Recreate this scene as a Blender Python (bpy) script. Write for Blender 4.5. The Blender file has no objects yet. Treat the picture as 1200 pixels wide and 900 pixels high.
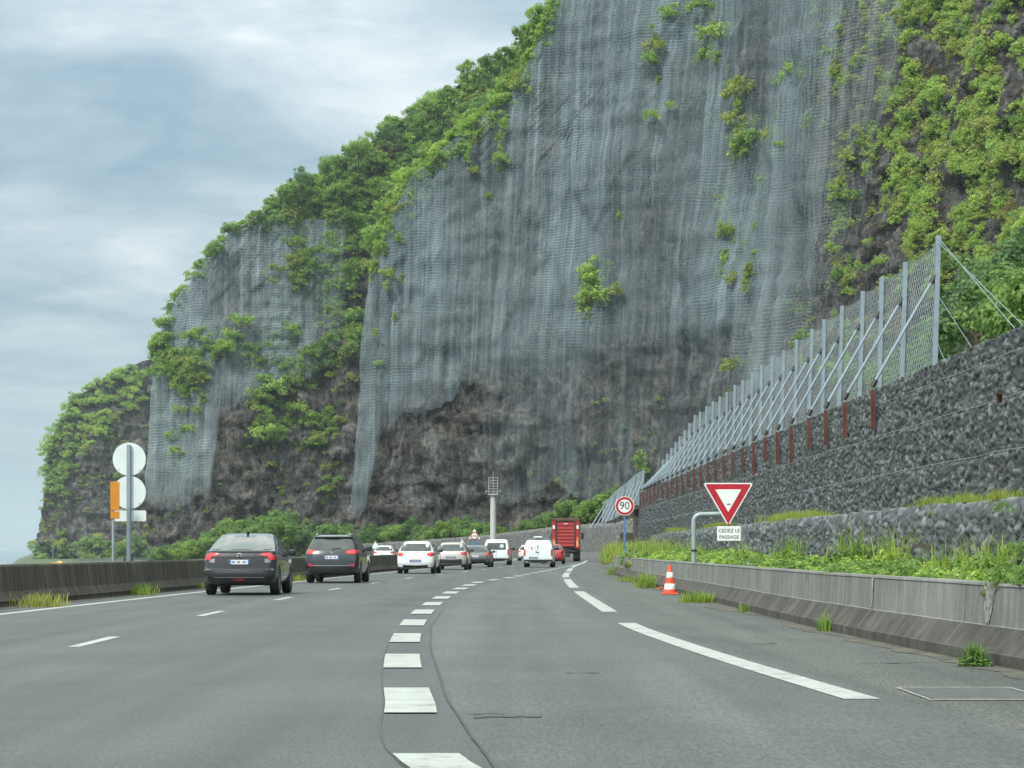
import bpy, math, random
import numpy as np
from mathutils import Vector, noise, Matrix, Euler

random.seed(7)
RNG = np.random.default_rng(11)
C = bpy.context.scene.collection
SC = bpy.context.scene
F = 2870.0          # focal length in photo pixels
HAZE = 0.00009      # density of the damp air, per metre
EYE = 1.15          # camera height over the road
HZ = 643.0          # photo row of the horizon
R = math.radians


def P(px, py, Y):
    return Vector(((px - 600) * Y / F, Y, EYE - (py - HZ) * Y / F))


def G(px, py, z=0.0):
    Y = F * (EYE - z) / (py - HZ)
    return Vector(((px - 600) * Y / F, Y, z))


def lerp(a, b, t):
    return a + (b - a) * t


def interp(x, pts):
    return float(np.interp(x, [p[0] for p in pts], [p[1] for p in pts]))


# ------------------------------------------------------------------ materials
def new_mat(name):
    m = bpy.data.materials.new(name)
    m.use_nodes = True
    nt = m.node_tree
    nt.nodes.clear()
    out = nt.nodes.new('ShaderNodeOutputMaterial')
    return m, nt, out


def N(nt, typ, **kw):
    n = nt.nodes.new(typ)
    for k, v in kw.items():
        if k in n.inputs.keys():
            n.inputs[k].default_value = v
        else:
            setattr(n, k, v)
    return n


def L(nt, a, b):
    nt.links.new(a, b)


def ramp(nt, fac, stops, interp_mode='LINEAR'):
    r = nt.nodes.new('ShaderNodeValToRGB')
    r.color_ramp.interpolation = interp_mode
    el = r.color_ramp.elements
    while len(el) < len(stops):
        el.new(0.5)
    for e, (p, c) in zip(el, stops):
        e.position = p
        e.color = (*c, 1) if len(c) == 3 else c
    L(nt, fac, r.inputs[0])
    return r.outputs[0]


def mixc(nt, fac, a, b, mode='MIX'):
    m = nt.nodes.new('ShaderNodeMix')
    m.data_type = 'RGBA'
    m.blend_type = mode
    for sock, v in ((m.inputs[0], fac), (m.inputs[6], a), (m.inputs[7], b)):
        if isinstance(v, (int, float)):
            sock.default_value = v
        elif isinstance(v, tuple):
            sock.default_value = (*v, 1) if len(v) == 3 else v
        else:
            L(nt, v, sock)
    return m.outputs[2]


def math_n(nt, op, a, b=0.0, c=0.0, clamp=False):
    m = nt.nodes.new('ShaderNodeMath')
    m.operation = op
    m.use_clamp = clamp
    for i, v in enumerate((a, b, c)):
        if isinstance(v, (int, float)):
            m.inputs[i].default_value = v
        else:
            L(nt, v, m.inputs[i])
    return m.outputs[0]


def pos(nt, scale=(1, 1, 1), mode='world'):
    mp = nt.nodes.new('ShaderNodeMapping')
    mp.inputs['Scale'].default_value = scale
    if mode == 'world':
        g = nt.nodes.new('ShaderNodeNewGeometry')
        L(nt, g.outputs['Position'], mp.inputs[0])
    elif mode == 'uv':
        g = nt.nodes.new('ShaderNodeTexCoord')
        L(nt, g.outputs['UV'], mp.inputs[0])
    else:
        g = nt.nodes.new('ShaderNodeTexCoord')
        L(nt, g.outputs['Object'], mp.inputs[0])
    return mp.outputs[0]


def tex_noise(nt, vec, scale, detail=4, rough=0.55, dist=0.0):
    n = N(nt, 'ShaderNodeTexNoise')
    n.inputs['Scale'].default_value = scale
    n.inputs['Detail'].default_value = detail
    n.inputs['Roughness'].default_value = rough
    n.inputs['Distortion'].default_value = dist
    L(nt, vec, n.inputs['Vector'])
    return n.outputs['Fac']


def principled(nt, out, col, rough=0.6, metal=0.0, bump=None, bstr=0.3, bdist=0.05, spec=0.5, coat=0.0):
    p = nt.nodes.new('ShaderNodeBsdfPrincipled')
    for key, v in (('Base Color', col), ('Roughness', rough), ('Metallic', metal),
                   ('Specular IOR Level', spec), ('Coat Weight', coat)):
        if isinstance(v, tuple):
            p.inputs[key].default_value = (*v, 1) if len(v) == 3 else v
        elif isinstance(v, (int, float)):
            p.inputs[key].default_value = v
        else:
            L(nt, v, p.inputs[key])
    if bump is not None:
        b = nt.nodes.new('ShaderNodeBump')
        b.inputs['Strength'].default_value = bstr
        b.inputs['Distance'].default_value = bdist
        L(nt, bump, b.inputs['Height'])
        L(nt, b.outputs[0], p.inputs['Normal'])
    L(nt, p.outputs[0], out.inputs[0])
    return p


def simple(name, col, rough=0.5, metal=0.0, var=0.15, scale=8.0, coat=0.0, spec=0.5, mode='object', bump=0.0):
    m, nt, out = new_mat(name)
    v = pos(nt, mode=mode)
    f = tex_noise(nt, v, scale)
    a = tuple(c * (1 - var) for c in col)
    b = tuple(min(1, c * (1 + var)) for c in col)
    c = ramp(nt, f, [(0.3, a), (0.7, b)])
    principled(nt, out, c, rough, metal, bump=f if bump else None, bstr=bump, coat=coat, spec=spec)
    return m


def m_asphalt(name, c0, c1, grain=0.35, worn=0.5, tint=(1, 1, 1)):
    m, nt, out = new_mat(name)
    v = pos(nt)
    vs = pos(nt, (1.0, 0.05, 1))
    g = tex_noise(nt, pos(nt, (1, .16, 1)), 42, 3, 0.75)
    trk = tex_noise(nt, pos(nt, (1.0, 0.012, 1)), 1.1, 2, 0.5)
    big = tex_noise(nt, v, 0.35, 5, 0.6)
    st = tex_noise(nt, vs, 1.6, 3, 0.6)
    mixv = math_n(nt, 'ADD', math_n(nt, 'MULTIPLY', big, worn), math_n(nt, 'MULTIPLY', st, 1 - worn))
    mixv = math_n(nt, 'ADD', math_n(nt, 'MULTIPLY', mixv, 0.65), math_n(nt, 'MULTIPLY', trk, 0.35))
    c = ramp(nt, mixv, [(0.4, c0), (0.6, c1)])
    sp = ramp(nt, g, [(0.3, (1 - grain,) * 3), (0.5, (1, 1, 1)), (0.72, (1 + grain,) * 3)])
    c = mixc(nt, 1.0, c, sp, 'MULTIPLY')
    principled(nt, out, c, 0.62, bump=g, bstr=0.5, bdist=0.01, spec=0.45)
    return m


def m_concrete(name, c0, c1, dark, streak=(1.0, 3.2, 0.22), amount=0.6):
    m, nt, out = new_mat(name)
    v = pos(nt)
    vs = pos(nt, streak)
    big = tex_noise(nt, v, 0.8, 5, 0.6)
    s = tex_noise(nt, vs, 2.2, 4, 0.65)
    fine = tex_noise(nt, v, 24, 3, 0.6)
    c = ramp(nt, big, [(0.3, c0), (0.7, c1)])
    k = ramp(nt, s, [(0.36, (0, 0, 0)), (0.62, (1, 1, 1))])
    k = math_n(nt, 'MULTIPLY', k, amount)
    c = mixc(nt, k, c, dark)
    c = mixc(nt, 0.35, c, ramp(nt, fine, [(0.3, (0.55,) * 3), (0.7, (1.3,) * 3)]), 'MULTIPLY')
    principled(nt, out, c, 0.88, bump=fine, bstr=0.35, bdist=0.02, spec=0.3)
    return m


def m_paint(name, c=(0.42, 0.435, 0.415)):
    m, nt, out = new_mat(name)
    v = pos(nt)
    w = tex_noise(nt, v, 3.0, 6, 0.7)
    g = tex_noise(nt, v, 60, 2, 0.7)
    f = math_n(nt, 'ADD', math_n(nt, 'MULTIPLY', w, 0.6), math_n(nt, 'MULTIPLY', g, 0.4))
    col = ramp(nt, f, [(0.36, tuple(x * 0.28 for x in c)), (0.455, tuple(x * 0.78 for x in c)), (0.62, c)])
    principled(nt, out, col, 0.7, spec=0.3, bump=g, bstr=0.3, bdist=0.01)
    return m


def m_rock():
    m, nt, out = new_mat('basalt_rock')
    v = pos(nt)
    vh = pos(nt, (0.25, 0.25, 1.0))
    vv = pos(nt, (1.0, 1.0, 0.3))
    big = tex_noise(nt, v, 0.035, 6, 0.6)
    band = tex_noise(nt, vh, 0.13, 5, 0.65, 0.6)
    med = tex_noise(nt, v, 0.3, 9, 0.72)
    streak = tex_noise(nt, vv, 0.35, 8, 0.72)
    c = ramp(nt, band, [(0.28, (0.055, 0.055, 0.055)), (0.44, (0.095, 0.094, 0.09)), (0.55, (0.122, 0.102, 0.09)),
                        (0.6, (0.115, 0.106, 0.1)), (0.8, (0.19, 0.186, 0.18))])
    c = mixc(nt, ramp(nt, big, [(0.38, (0, 0, 0)), (0.65, (0.8,) * 3)]), c, (0.12, 0.121, 0.12))
    vo = nt.nodes.new('ShaderNodeTexVoronoi')
    vo.inputs['Scale'].default_value = 0.55
    wv_ = mixc(nt, 0.06, vv, v)
    L(nt, vv, vo.inputs['Vector'])
    sepc = nt.nodes.new('ShaderNodeSeparateColor')
    L(nt, vo.outputs['Color'], sepc.inputs[0])
    c = mixc(nt, 0.9, c, ramp(nt, med, [(0.36, (0.22,) * 3), (0.5, (0.95,) * 3), (0.62, (2.1, 2.08, 2.05))]), 'MULTIPLY')
    fin2 = tex_noise(nt, vv, 1.3, 6, 0.75)
    c = mixc(nt, 0.9, c, ramp(nt, fin2, [(0.36, (0.4,) * 3), (0.5, (1.0,) * 3), (0.64, (1.8,) * 3)]), 'MULTIPLY')
    c = mixc(nt, 0.6, c, ramp(nt, sepc.outputs[0], [(0.0, (0.5,) * 3), (1.0, (1.55,) * 3)]), 'MULTIPLY')
    c = mixc(nt, ramp(nt, streak, [(0.56, (0, 0, 0)), (0.7, (0.75,) * 3)]), c, (0.34, 0.335, 0.32))
    fine = tex_noise(nt, v, 0.9, 9, 0.75)
    hgt = math_n(nt, 'ADD', math_n(nt, 'MULTIPLY', med, 1.4), math_n(nt, 'ADD', fine, math_n(nt, 'MULTIPLY', vo.outputs['Distance'], -0.5)))
    principled(nt, out, c, 0.92, bump=hgt, bstr=1.0, bdist=2.2, spec=0.25)
    return m


def m_net(name, pitch=0.55, dens=0.34, col=(0.188, 0.238, 0.262), fold=0.36):
    """galvanised wire net: woven rows, vertical lacing, denser where it folds"""
    m, nt, out = new_mat(name)
    uv = nt.nodes.new('ShaderNodeTexCoord')
    sep = nt.nodes.new('ShaderNodeSeparateXYZ')
    L(nt, uv.outputs['UV'], sep.inputs[0])
    vec = pos(nt, mode='uv')
    warp = tex_noise(nt, vec, 0.05, 3)
    vv = math_n(nt, 'ADD', sep.outputs[1], math_n(nt, 'MULTIPLY', warp, 5.0))
    rows = math_n(nt, 'PINGPONG', math_n(nt, 'DIVIDE', vv, pitch), 0.5)
    rows = math_n(nt, 'GREATER_THAN', rows, 0.36)
    uu = math_n(nt, 'ADD', sep.outputs[0], math_n(nt, 'MULTIPLY', warp, 3.0))
    cols = math_n(nt, 'GREATER_THAN', math_n(nt, 'PINGPONG', math_n(nt, 'DIVIDE', uu, 1.6), 0.5), 0.44)
    vf = pos(nt, (0.42, 0.014, 1), 'uv')
    f1 = tex_noise(nt, vf, 1.0, 5, 0.6)
    vf2 = pos(nt, (1.7, 0.03, 1), 'uv')
    f2 = tex_noise(nt, vf2, 1.0, 4, 0.65)
    folds = math_n(nt, 'ADD', ramp(nt, f1, [(0.48, (0, 0, 0)), (0.8, (1, 1, 1))]),
                   math_n(nt, 'MULTIPLY', ramp(nt, f2, [(0.45, (0, 0, 0)), (0.75, (1, 1, 1))]), 0.75))
    att = nt.nodes.new('ShaderNodeAttribute')
    att.attribute_name = 'cover'
    patch = tex_noise(nt, pos(nt, (0.07, 0.04, 1), 'uv'), 1.0, 6, 0.65)
    base = math_n(nt, 'MULTIPLY', dens, math_n(nt, 'MULTIPLY_ADD', patch, 3.0, -0.5, clamp=True))
    a = math_n(nt, 'ADD', base, math_n(nt, 'MULTIPLY', rows, 0.27))
    a = math_n(nt, 'ADD', a, math_n(nt, 'MULTIPLY', cols, 0.1))
    a = math_n(nt, 'MULTIPLY', a, att.outputs['Fac'])
    a = math_n(nt, 'ADD', a, math_n(nt, 'MULTIPLY', folds, math_n(nt, 'MULTIPLY', fold, math_n(nt, 'POWER', att.outputs['Fac'], 0.22))), clamp=True)
    c = mixc(nt, folds, col, tuple(x * 1.3 for x in col))
    d = nt.nodes.new('ShaderNodeBsdfDiffuse')
    L(nt, c, d.inputs[0])
    t = nt.nodes.new('ShaderNodeBsdfTransparent')
    mx = nt.nodes.new('ShaderNodeMixShader')
    L(nt, a, mx.inputs[0])
    L(nt, t.outputs[0], mx.inputs[1])
    L(nt, d.outputs[0], mx.inputs[2])
    L(nt, mx.outputs[0], out.inputs[0])
    return m


def m_mesh(name, sx=0.32, sy=0.3, th=0.2, col=(0.42, 0.46, 0.46)):
    """diamond wire lattice on a fence panel"""
    m, nt, out = new_mat(name)
    uv = nt.nodes.new('ShaderNodeTexCoord')
    sep = nt.nodes.new('ShaderNodeSeparateXYZ')
    L(nt, uv.outputs['UV'], sep.inputs[0])
    u = math_n(nt, 'DIVIDE', sep.outputs[0], sx)
    v = math_n(nt, 'DIVIDE', sep.outputs[1], sy)
    a = math_n(nt, 'GREATER_THAN', math_n(nt, 'PINGPONG', math_n(nt, 'ADD', u, v), 0.5), 0.5 - th * 0.5)
    b = math_n(nt, 'GREATER_THAN', math_n(nt, 'PINGPONG', math_n(nt, 'SUBTRACT', u, v), 0.5), 0.5 - th * 0.5)
    k = math_n(nt, 'MAXIMUM', a, b)
    d = nt.nodes.new('ShaderNodeBsdfPrincipled')
    d.inputs['Base Color'].default_value = (*col, 1)
    d.inputs['Roughness'].default_value = 0.5
    d.inputs['Metallic'].default_value = 0.3
    t = nt.nodes.new('ShaderNodeBsdfTransparent')
    mx = nt.nodes.new('ShaderNodeMixShader')
    L(nt, k, mx.inputs[0])
    L(nt, t.outputs[0], mx.inputs[1])
    L(nt, d.outputs[0], mx.inputs[2])
    L(nt, mx.outputs[0], out.inputs[0])
    return m


def m_leaf(name, c0, c1, c2, wscale=0.25):
    m, nt, out = new_mat(name)
    g = nt.nodes.new('ShaderNodeNewGeometry')
    oi = nt.nodes.new('ShaderNodeObjectInfo')
    w = tex_noise(nt, pos(nt), wscale, 3)
    f = math_n(nt, 'ADD', math_n(nt, 'MULTIPLY', g.outputs['Random Per Island'], 0.45),
               math_n(nt, 'ADD', math_n(nt, 'MULTIPLY', w, 0.6), math_n(nt, 'MULTIPLY', oi.outputs['Random'], 0.25)))
    c = ramp(nt, f, [(0.25, c0), (0.6, c1), (0.98, c2)])
    d = nt.nodes.new('ShaderNodeBsdfPrincipled')
    L(nt, c, d.inputs['Base Color'])
    d.inputs['Roughness'].default_value = 0.55
    d.inputs['Specular IOR Level'].default_value = 0.3
    t = nt.nodes.new('ShaderNodeBsdfTranslucent')
    L(nt, c, t.inputs[0])
    mx = nt.nodes.new('ShaderNodeMixShader')
    mx.inputs[0].default_value = 0.48
    L(nt, d.outputs[0], mx.inputs[1])
    L(nt, t.outputs[0], mx.inputs[2])
    L(nt, mx.outputs[0], out.inputs[0])
    return m


def m_gabion(name, scale=6.0, dark=(0.035, 0.04, 0.043), mid=(0.1, 0.112, 0.118), light=(0.24, 0.255, 0.26), wire=True):
    m, nt, out = new_mat(name)
    v = pos(nt, (1, 0.8, 1.1))
    vo = nt.nodes.new('ShaderNodeTexVoronoi')
    vo.inputs['Scale'].default_value = scale
    L(nt, v, vo.inputs['Vector'])
    ve = nt.nodes.new('ShaderNodeTexVoronoi')
    ve.feature = 'DISTANCE_TO_EDGE'
    ve.inputs['Scale'].default_value = scale
    L(nt, v, ve.inputs['Vector'])
    sep = nt.nodes.new('ShaderNodeSeparateColor')
    L(nt, vo.outputs['Color'], sep.inputs[0])
    big = tex_noise(nt, pos(nt), 0.6, 4)
    if wire:
        at_ = nt.nodes.new('ShaderNodeAttribute')
        at_.attribute_name = 'stone'
        tone = at_.outputs['Fac']
    else:
        tone = sep.outputs[0]
    f = math_n(nt, 'ADD', math_n(nt, 'MULTIPLY', tone, 0.8), math_n(nt, 'MULTIPLY', big, 0.25))
    c = ramp(nt, f, [(0.12, dark), (0.5, mid), (0.8, tuple(x * 1.3 for x in mid)), (0.98, light)])
    fine = tex_noise(nt, v, 30, 3)
    c = mixc(nt, 0.5, c, ramp(nt, fine, [(0.3, (0.7,) * 3), (0.7, (1.25,) * 3)]), 'MULTIPLY')
    edge = ramp(nt, ve.outputs['Distance'], [(0.0, (0, 0, 0)), (0.16, (1, 1, 1))])
    gap = math_n(nt, 'MULTIPLY', math_n(nt, 'SUBTRACT', 1.0, edge), 0.0)
    h = fine if wire else math_n(nt, 'ADD', edge, math_n(nt, 'MULTIPLY', sep.outputs[1], 0.6))
    principled(nt, out, c, 0.85, bump=h, bstr=0.6, bdist=0.04 if wire else 0.08, spec=0.3)
    return m


M = {}
M['road'] = m_asphalt('road_asphalt', (0.04, 0.046, 0.047), (0.074, 0.083, 0.084), 0.4)
M['slip'] = m_asphalt('slip_asphalt', (0.05, 0.056, 0.056), (0.088, 0.097, 0.096), 0.48)
M['shoulder'] = m_asphalt('old_asphalt', (0.042, 0.045, 0.042), (0.086, 0.088, 0.08), 0.85)
M['tar'] = simple('tar_joint', (0.035, 0.037, 0.038), 0.6, mode='world')
M['patch'] = simple('patch_concrete', (0.068, 0.073, 0.07), 0.8, mode='world', scale=5, var=0.3)
M['paint'] = m_paint('road_paint')
M['conc'] = m_concrete('barrier_concrete', (0.17, 0.17, 0.16), (0.3, 0.3, 0.285), (0.1, 0.098, 0.09), streak=(1, 2.6, .22), amount=0.5)
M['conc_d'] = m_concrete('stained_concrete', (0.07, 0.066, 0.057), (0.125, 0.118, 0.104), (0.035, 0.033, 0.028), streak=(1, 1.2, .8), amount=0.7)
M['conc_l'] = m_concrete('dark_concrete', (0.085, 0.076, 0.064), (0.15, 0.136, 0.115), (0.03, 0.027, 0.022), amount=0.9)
M['conc_p'] = simple('pale_stain', (0.27, 0.27, 0.255), 0.9, mode='world', var=0.3, scale=12)
M['conc_b'] = simple('broken_concrete', (0.26, 0.245, 0.215), 0.95, mode='world', var=0.5, scale=14, bump=1.0)
M['ground'] = simple('soil', (0.07, 0.09, 0.04), 0.95, mode='world', var=0.4, scale=0.6, bump=0.5)
M['verge'] = simple('verge_soil', (0.09, 0.095, 0.045), 0.95, mode='world', var=0.5, scale=2.0, bump=0.5)
M['rock'] = m_rock()
M['net'] = m_net('cliff_net')
M['mesh'] = m_mesh('fence_mesh')
M['gab'] = m_gabion('gabion_stone', 7.5, (0.065, 0.071, 0.072), (0.13, 0.144, 0.146), (0.25, 0.265, 0.265))
M['gab_l'] = m_gabion('gabion_basalt', 9.0, (0.08, 0.088, 0.092), (0.155, 0.17, 0.176), (0.27, 0.285, 0.29))
M['gab_f'] = m_gabion('gabion_far', 3.0, (0.1, 0.1, 0.1), (0.16, 0.16, 0.155), (0.24, 0.24, 0.235), wire=False)
M['galv'] = simple('galvanised_steel', (0.23, 0.29, 0.34), 0.6, 0.15, 0.12, 3)
M['galv_d'] = simple('grey_steel', (0.29, 0.33, 0.35), 0.5, 0.2, 0.12, 3)
M['rust'] = simple('rusty_steel', (0.1, 0.04, 0.03), 0.85, 0.1, 0.35, 5)
M['black'] = simple('black_rubber', (0.018, 0.018, 0.019), 0.75, var=0.2)
M['plastic'] = simple('black_plastic', (0.028, 0.03, 0.033), 0.5, var=0.15)
M['glass'] = simple('dark_glass', (0.05, 0.06, 0.065), 0.06, var=0.3, scale=2, coat=0.6, spec=0.8)
M['glass_l'] = simple('sky_glass', (0.05, 0.06, 0.062), 0.08, var=0.3, scale=2, coat=0.25, spec=0.6)
M['chrome'] = simple('chrome', (0.6, 0.62, 0.63), 0.2, 0.9, 0.05)
M['alloy'] = simple('alloy_rim', (0.35, 0.36, 0.37), 0.35, 0.7, 0.1)
M['tail'] = simple('tail_lens', (0.55, 0.03, 0.04), 0.2, var=0.2, coat=0.6)
M['tail_d'] = simple('tail_lens_dark', (0.25, 0.015, 0.025), 0.2, var=0.2, coat=0.6)
M['tail_o'] = simple('amber_lens', (0.65, 0.16, 0.03), 0.25, var=0.1)
M['white_r'] = simple('reflector_white', (0.75, 0.75, 0.72), 0.5, var=0.05)
M['plate_w'] = simple('plate_white', (0.68, 0.7, 0.74), 0.5, var=0.1, scale=20)
M['plate_b'] = simple('plate_blue', (0.04, 0.12, 0.42), 0.5, var=0.1)
M['plate_g'] = simple('plate_grey', (0.22, 0.25, 0.3), 0.5, var=0.1)
M['sign_w'] = simple('sign_white', (0.72, 0.75, 0.74), 0.45, var=0.06, scale=4)
M['sign_r'] = simple('sign_red', (0.42, 0.015, 0.03), 0.4, var=0.1, scale=4)
M['sign_k'] = simple('sign_black', (0.015, 0.015, 0.018), 0.5, var=0.1)
M['sign_back'] = simple('sign_back_grey', (0.6, 0.66, 0.66), 0.5, 0.0, 0.06, 3)
M['sign_o'] = simple('sign_orange', (0.5, 0.2, 0.012), 0.5, var=0.1)
M['sign_b'] = simple('post_blue', (0.07, 0.17, 0.34), 0.5, var=0.1)
M['cone_r'] = simple('cone_red', (0.72, 0.06, 0.025), 0.5, var=0.15)
M['cone_w'] = simple('cone_white', (0.8, 0.8, 0.78), 0.5, var=0.08)
M['mast'] = simple('mast_steel', (0.45, 0.46, 0.45), 0.6, 0.1, 0.1, 1.5)
M['bark'] = simple('bark', (0.1, 0.075, 0.055), 0.95, var=0.4, scale=4)
M['leaf_a'] = m_leaf('leaf_bright', (0.1536, 0.2611, 0.0538), (0.3072, 0.4762, 0.0922), (0.5069, 0.62, 0.1536))
M['leaf_b'] = m_leaf('leaf_mid', (0.134, 0.2392, 0.0669), (0.268, 0.4401, 0.1052), (0.4784, 0.6, 0.1626))
M['leaf_c'] = m_leaf('leaf_dark', (0.081, 0.153, 0.063), (0.162, 0.297, 0.099), (0.288, 0.45, 0.144))
M['leaf_y'] = m_leaf('leaf_yellow', (0.1771, 0.2277, 0.0569), (0.3162, 0.3921, 0.0948), (0.4807, 0.5187, 0.1518))
M['leaf_r'] = m_leaf('leaf_dry', (0.11, 0.1, 0.05), (0.19, 0.16, 0.08), (0.27, 0.22, 0.11))
M['tree_a'] = m_leaf('tree_leaf_bright', (0.0975, 0.1625, 0.039), (0.195, 0.312, 0.0715), (0.325, 0.442, 0.1105))
M['tree_b'] = m_leaf('tree_leaf_mid', (0.0747, 0.142, 0.0448), (0.1495, 0.2616, 0.0673), (0.2691, 0.4036, 0.1046))
M['tree_c'] = m_leaf('tree_leaf_dark', (0.052, 0.1056, 0.0488), (0.1137, 0.2113, 0.0731), (0.2113, 0.325, 0.1056))
M['grass'] = m_leaf('grass_green', (0.12, 0.2, 0.035), (0.24, 0.37, 0.06), (0.4, 0.48, 0.1), 1.2)
M['grass_y'] = m_leaf('grass_yellow', (0.2, 0.24, 0.05), (0.34, 0.39, 0.07), (0.46, 0.46, 0.13), 1.2)
M['weed'] = m_leaf('weed_green', (.075, .14, .04), (.155, .28, .07), (.28, .4, .1), 1.0)
M['litter'] = simple('litter_red', (0.6, 0.12, 0.05), 0.6)
M['stone'] = simple('loose_stone', (0.16, 0.165, 0.17), 0.9, var=0.3, scale=3, bump=0.6)


# ------------------------------------------------------------------ object helpers
def tag(o, label=None, cat=None, group=None, kind=None):
    if label:
        o['label'] = label
    if cat:
        o['category'] = cat
    if group:
        o['group'] = group
    if kind:
        o['kind'] = kind
    return o


def empty(name, loc=(0, 0, 0), rz=0.0):
    o = bpy.data.objects.new(name, None)
    C.objects.link(o)
    o.location = loc
    o.rotation_euler = (0, 0, rz)
    o.empty_display_size = 0.3
    return o


def link(name, me, parent=None):
    o = bpy.data.objects.new(name, me)
    C.objects.link(o)
    if parent is not None:
        o.parent = parent
    return o


class MB:
    """collects shapes, builds one mesh object"""

    def __init__(s):
        s.v, s.f, s.mi = [], [], []
        s.mats = []

    def slot(s, m):
        if m not in s.mats:
            s.mats.append(m)
        return s.mats.index(m)

    def add(s, verts, faces, m=None):
        k = len(s.v)
        s.v += [tuple(v) for v in verts]
        mi = s.slot(m) if m else 0
        for f in faces:
            s.f.append(tuple(i + k for i in f))
            s.mi.append(mi)

    def box(s, c, d, m=None, rot=None, bev=0.0):
        x, y, z = (q / 2 for q in d)
        if bev > 0:
            b = min(bev, x, y, z) * 0.99
            vs = []
            for sx in (-1, 1):
                for sy in (-1, 1):
                    for sz in (-1, 1):
                        vs += [(sx * x, sy * (y - b), sz * (z - b)), (sx * (x - b), sy * y, sz * (z - b)), (sx * (x - b), sy * (y - b), sz * z)]
            import bmesh
            bm = bmesh.new()
            for q in vs:
                bm.verts.new(q)
            bmesh.ops.convex_hull(bm, input=bm.verts)
            bm.verts.index_update()
            vv = [v.co.copy() for v in bm.verts]
            ff = [[v.index for v in f.verts] for f in bm.faces]
            bm.free()
        else:
            vv = [Vector((sx * x, sy * y, sz * z)) for sx in (-1, 1) for sy in (-1, 1) for sz in (-1, 1)]
            ff = [(0, 1, 3, 2), (4, 6, 7, 5), (0, 4, 5, 1), (2, 3, 7, 6), (0, 2, 6, 4), (1, 5, 7, 3)]
        if rot is not None:
            vv = [rot @ v for v in vv]
        s.add([v + Vector(c) for v in vv], ff, m)

    def tube(s, pts, r, n=8, m=None, cap=True):
        pts = [Vector(p) for p in pts]
        rs = r if isinstance(r, (list, tuple)) else [r] * len(pts)
        vs, fs = [], []
        prev = None
        for i, p in enumerate(pts):
            a = pts[max(0, i - 1)]
            b = pts[min(len(pts) - 1, i + 1)]
            t = (b - a).normalized()
            ref = Vector((0, 0, 1)) if abs(t.z) < 0.95 else Vector((1, 0, 0))
            if prev is not None:
                ref = prev
            u = (ref - t * ref.dot(t)).normalized()
            w = t.cross(u)
            prev = u
            for k in range(n):
                an = 2 * math.pi * k / n
                vs.append(p + (u * math.cos(an) + w * math.sin(an)) * rs[i])
        for i in range(len(pts) - 1):
            for k in range(n):
                fs.append((i * n + k, i * n + (k + 1) % n, (i + 1) * n + (k + 1) % n, (i + 1) * n + k))
        if cap:
            fs.append(tuple(range(n - 1, -1, -1)))
            fs.append(tuple(range((len(pts) - 1) * n, len(pts) * n)))
        s.add(vs, fs, m)

    def lathe(s, prof, n=24, axis='z', c=(0, 0, 0), m=None):
        vs, fs = [], []
        for (r, h) in prof:
            for k in range(n):
                a = 2 * math.pi * k / n
                x, y = r * math.cos(a), r * math.sin(a)
                v = (x, y, h) if axis == 'z' else ((h, x, y) if axis == 'x' else (x, h, y))
                vs.append(Vector(v) + Vector(c))
        for i in range(len(prof) - 1):
            for k in range(n):
                fs.append((i * n + k, i * n + (k + 1) % n, (i + 1) * n + (k + 1) % n, (i + 1) * n + k))
        s.add(vs, fs, m)

    def prism(s, poly, y0, y1, m=None):
        """poly in (x, z), extruded along y"""
        n = len(poly)
        vs = [(x, y0, z) for x, z in poly] + [(x, y1, z) for x, z in poly]
        fs = [tuple(range(n)), tuple(range(2 * n - 1, n - 1, -1))]
        fs += [(i, i + n, (i + 1) % n + n, (i + 1) % n) for i in range(n)]
        s.add(vs, fs, m)

    def build(s, name, m=None, parent=None, smooth=False, loc=None, sharp=None):
        me = bpy.data.meshes.new(name)
        me.from_pydata([tuple(v) for v in s.v], [], s.f)
        mats = s.mats if s.mats else [m]
        for q in mats:
            me.materials.append(q)
        if s.mats:
            me.polygons.foreach_set('material_index', s.mi)
        import bmesh
        bm = bmesh.new()
        bm.from_mesh(me)
        bmesh.ops.recalc_face_normals(bm, faces=bm.faces)
        bm.to_mesh(me)
        bm.free()
        if smooth:
            me.polygons.foreach_set('use_smooth', [True] * len(me.polygons))
            if sharp:
                me.set_sharp_from_angle(angle=R(sharp))
        me.update()
        o = link(name, me, parent)
        if loc is not None:
            o.location = loc
        return o


def np_mesh(name, V, Q, mats, smooth=False, mi=None):
    """fast mesh from numpy arrays, Q (n,4) or (n,3)"""
    me = bpy.data.meshes.new(name)
    k = Q.shape[1]
    me.vertices.add(len(V))
    me.vertices.foreach_set('co', np.asarray(V, dtype=np.float32).ravel())
    me.loops.add(Q.size)
    me.loops.foreach_set('vertex_index', Q.astype(np.int32).ravel())
    me.polygons.add(len(Q))
    me.polygons.foreach_set('loop_start', np.arange(0, Q.size, k, dtype=np.int32))
    for m in mats:
        me.materials.append(m)
    if mi is not None:
        me.polygons.foreach_set('material_index', np.asarray(mi, dtype=np.int32))
    me.update(calc_edges=True)
    if smooth:
        me.polygons.foreach_set('use_smooth', [True] * len(me.polygons))
    me.validate()
    return me


def grid_faces(nr, nc):
    i = np.arange(nr * nc).reshape(nr, nc)
    return np.stack([i[:-1, :-1].ravel(), i[:-1, 1:].ravel(), i[1:, 1:].ravel(), i[1:, :-1].ravel()], 1)


def set_uv(me, uvs):
    ul = me.uv_layers.new(name='UVMap')
    vi = np.empty(len(me.loops), dtype=np.int32)
    me.loops.foreach_get('vertex_index', vi)
    ul.data.foreach_set('uv', np.asarray(uvs, dtype=np.float32)[vi].ravel())


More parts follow.
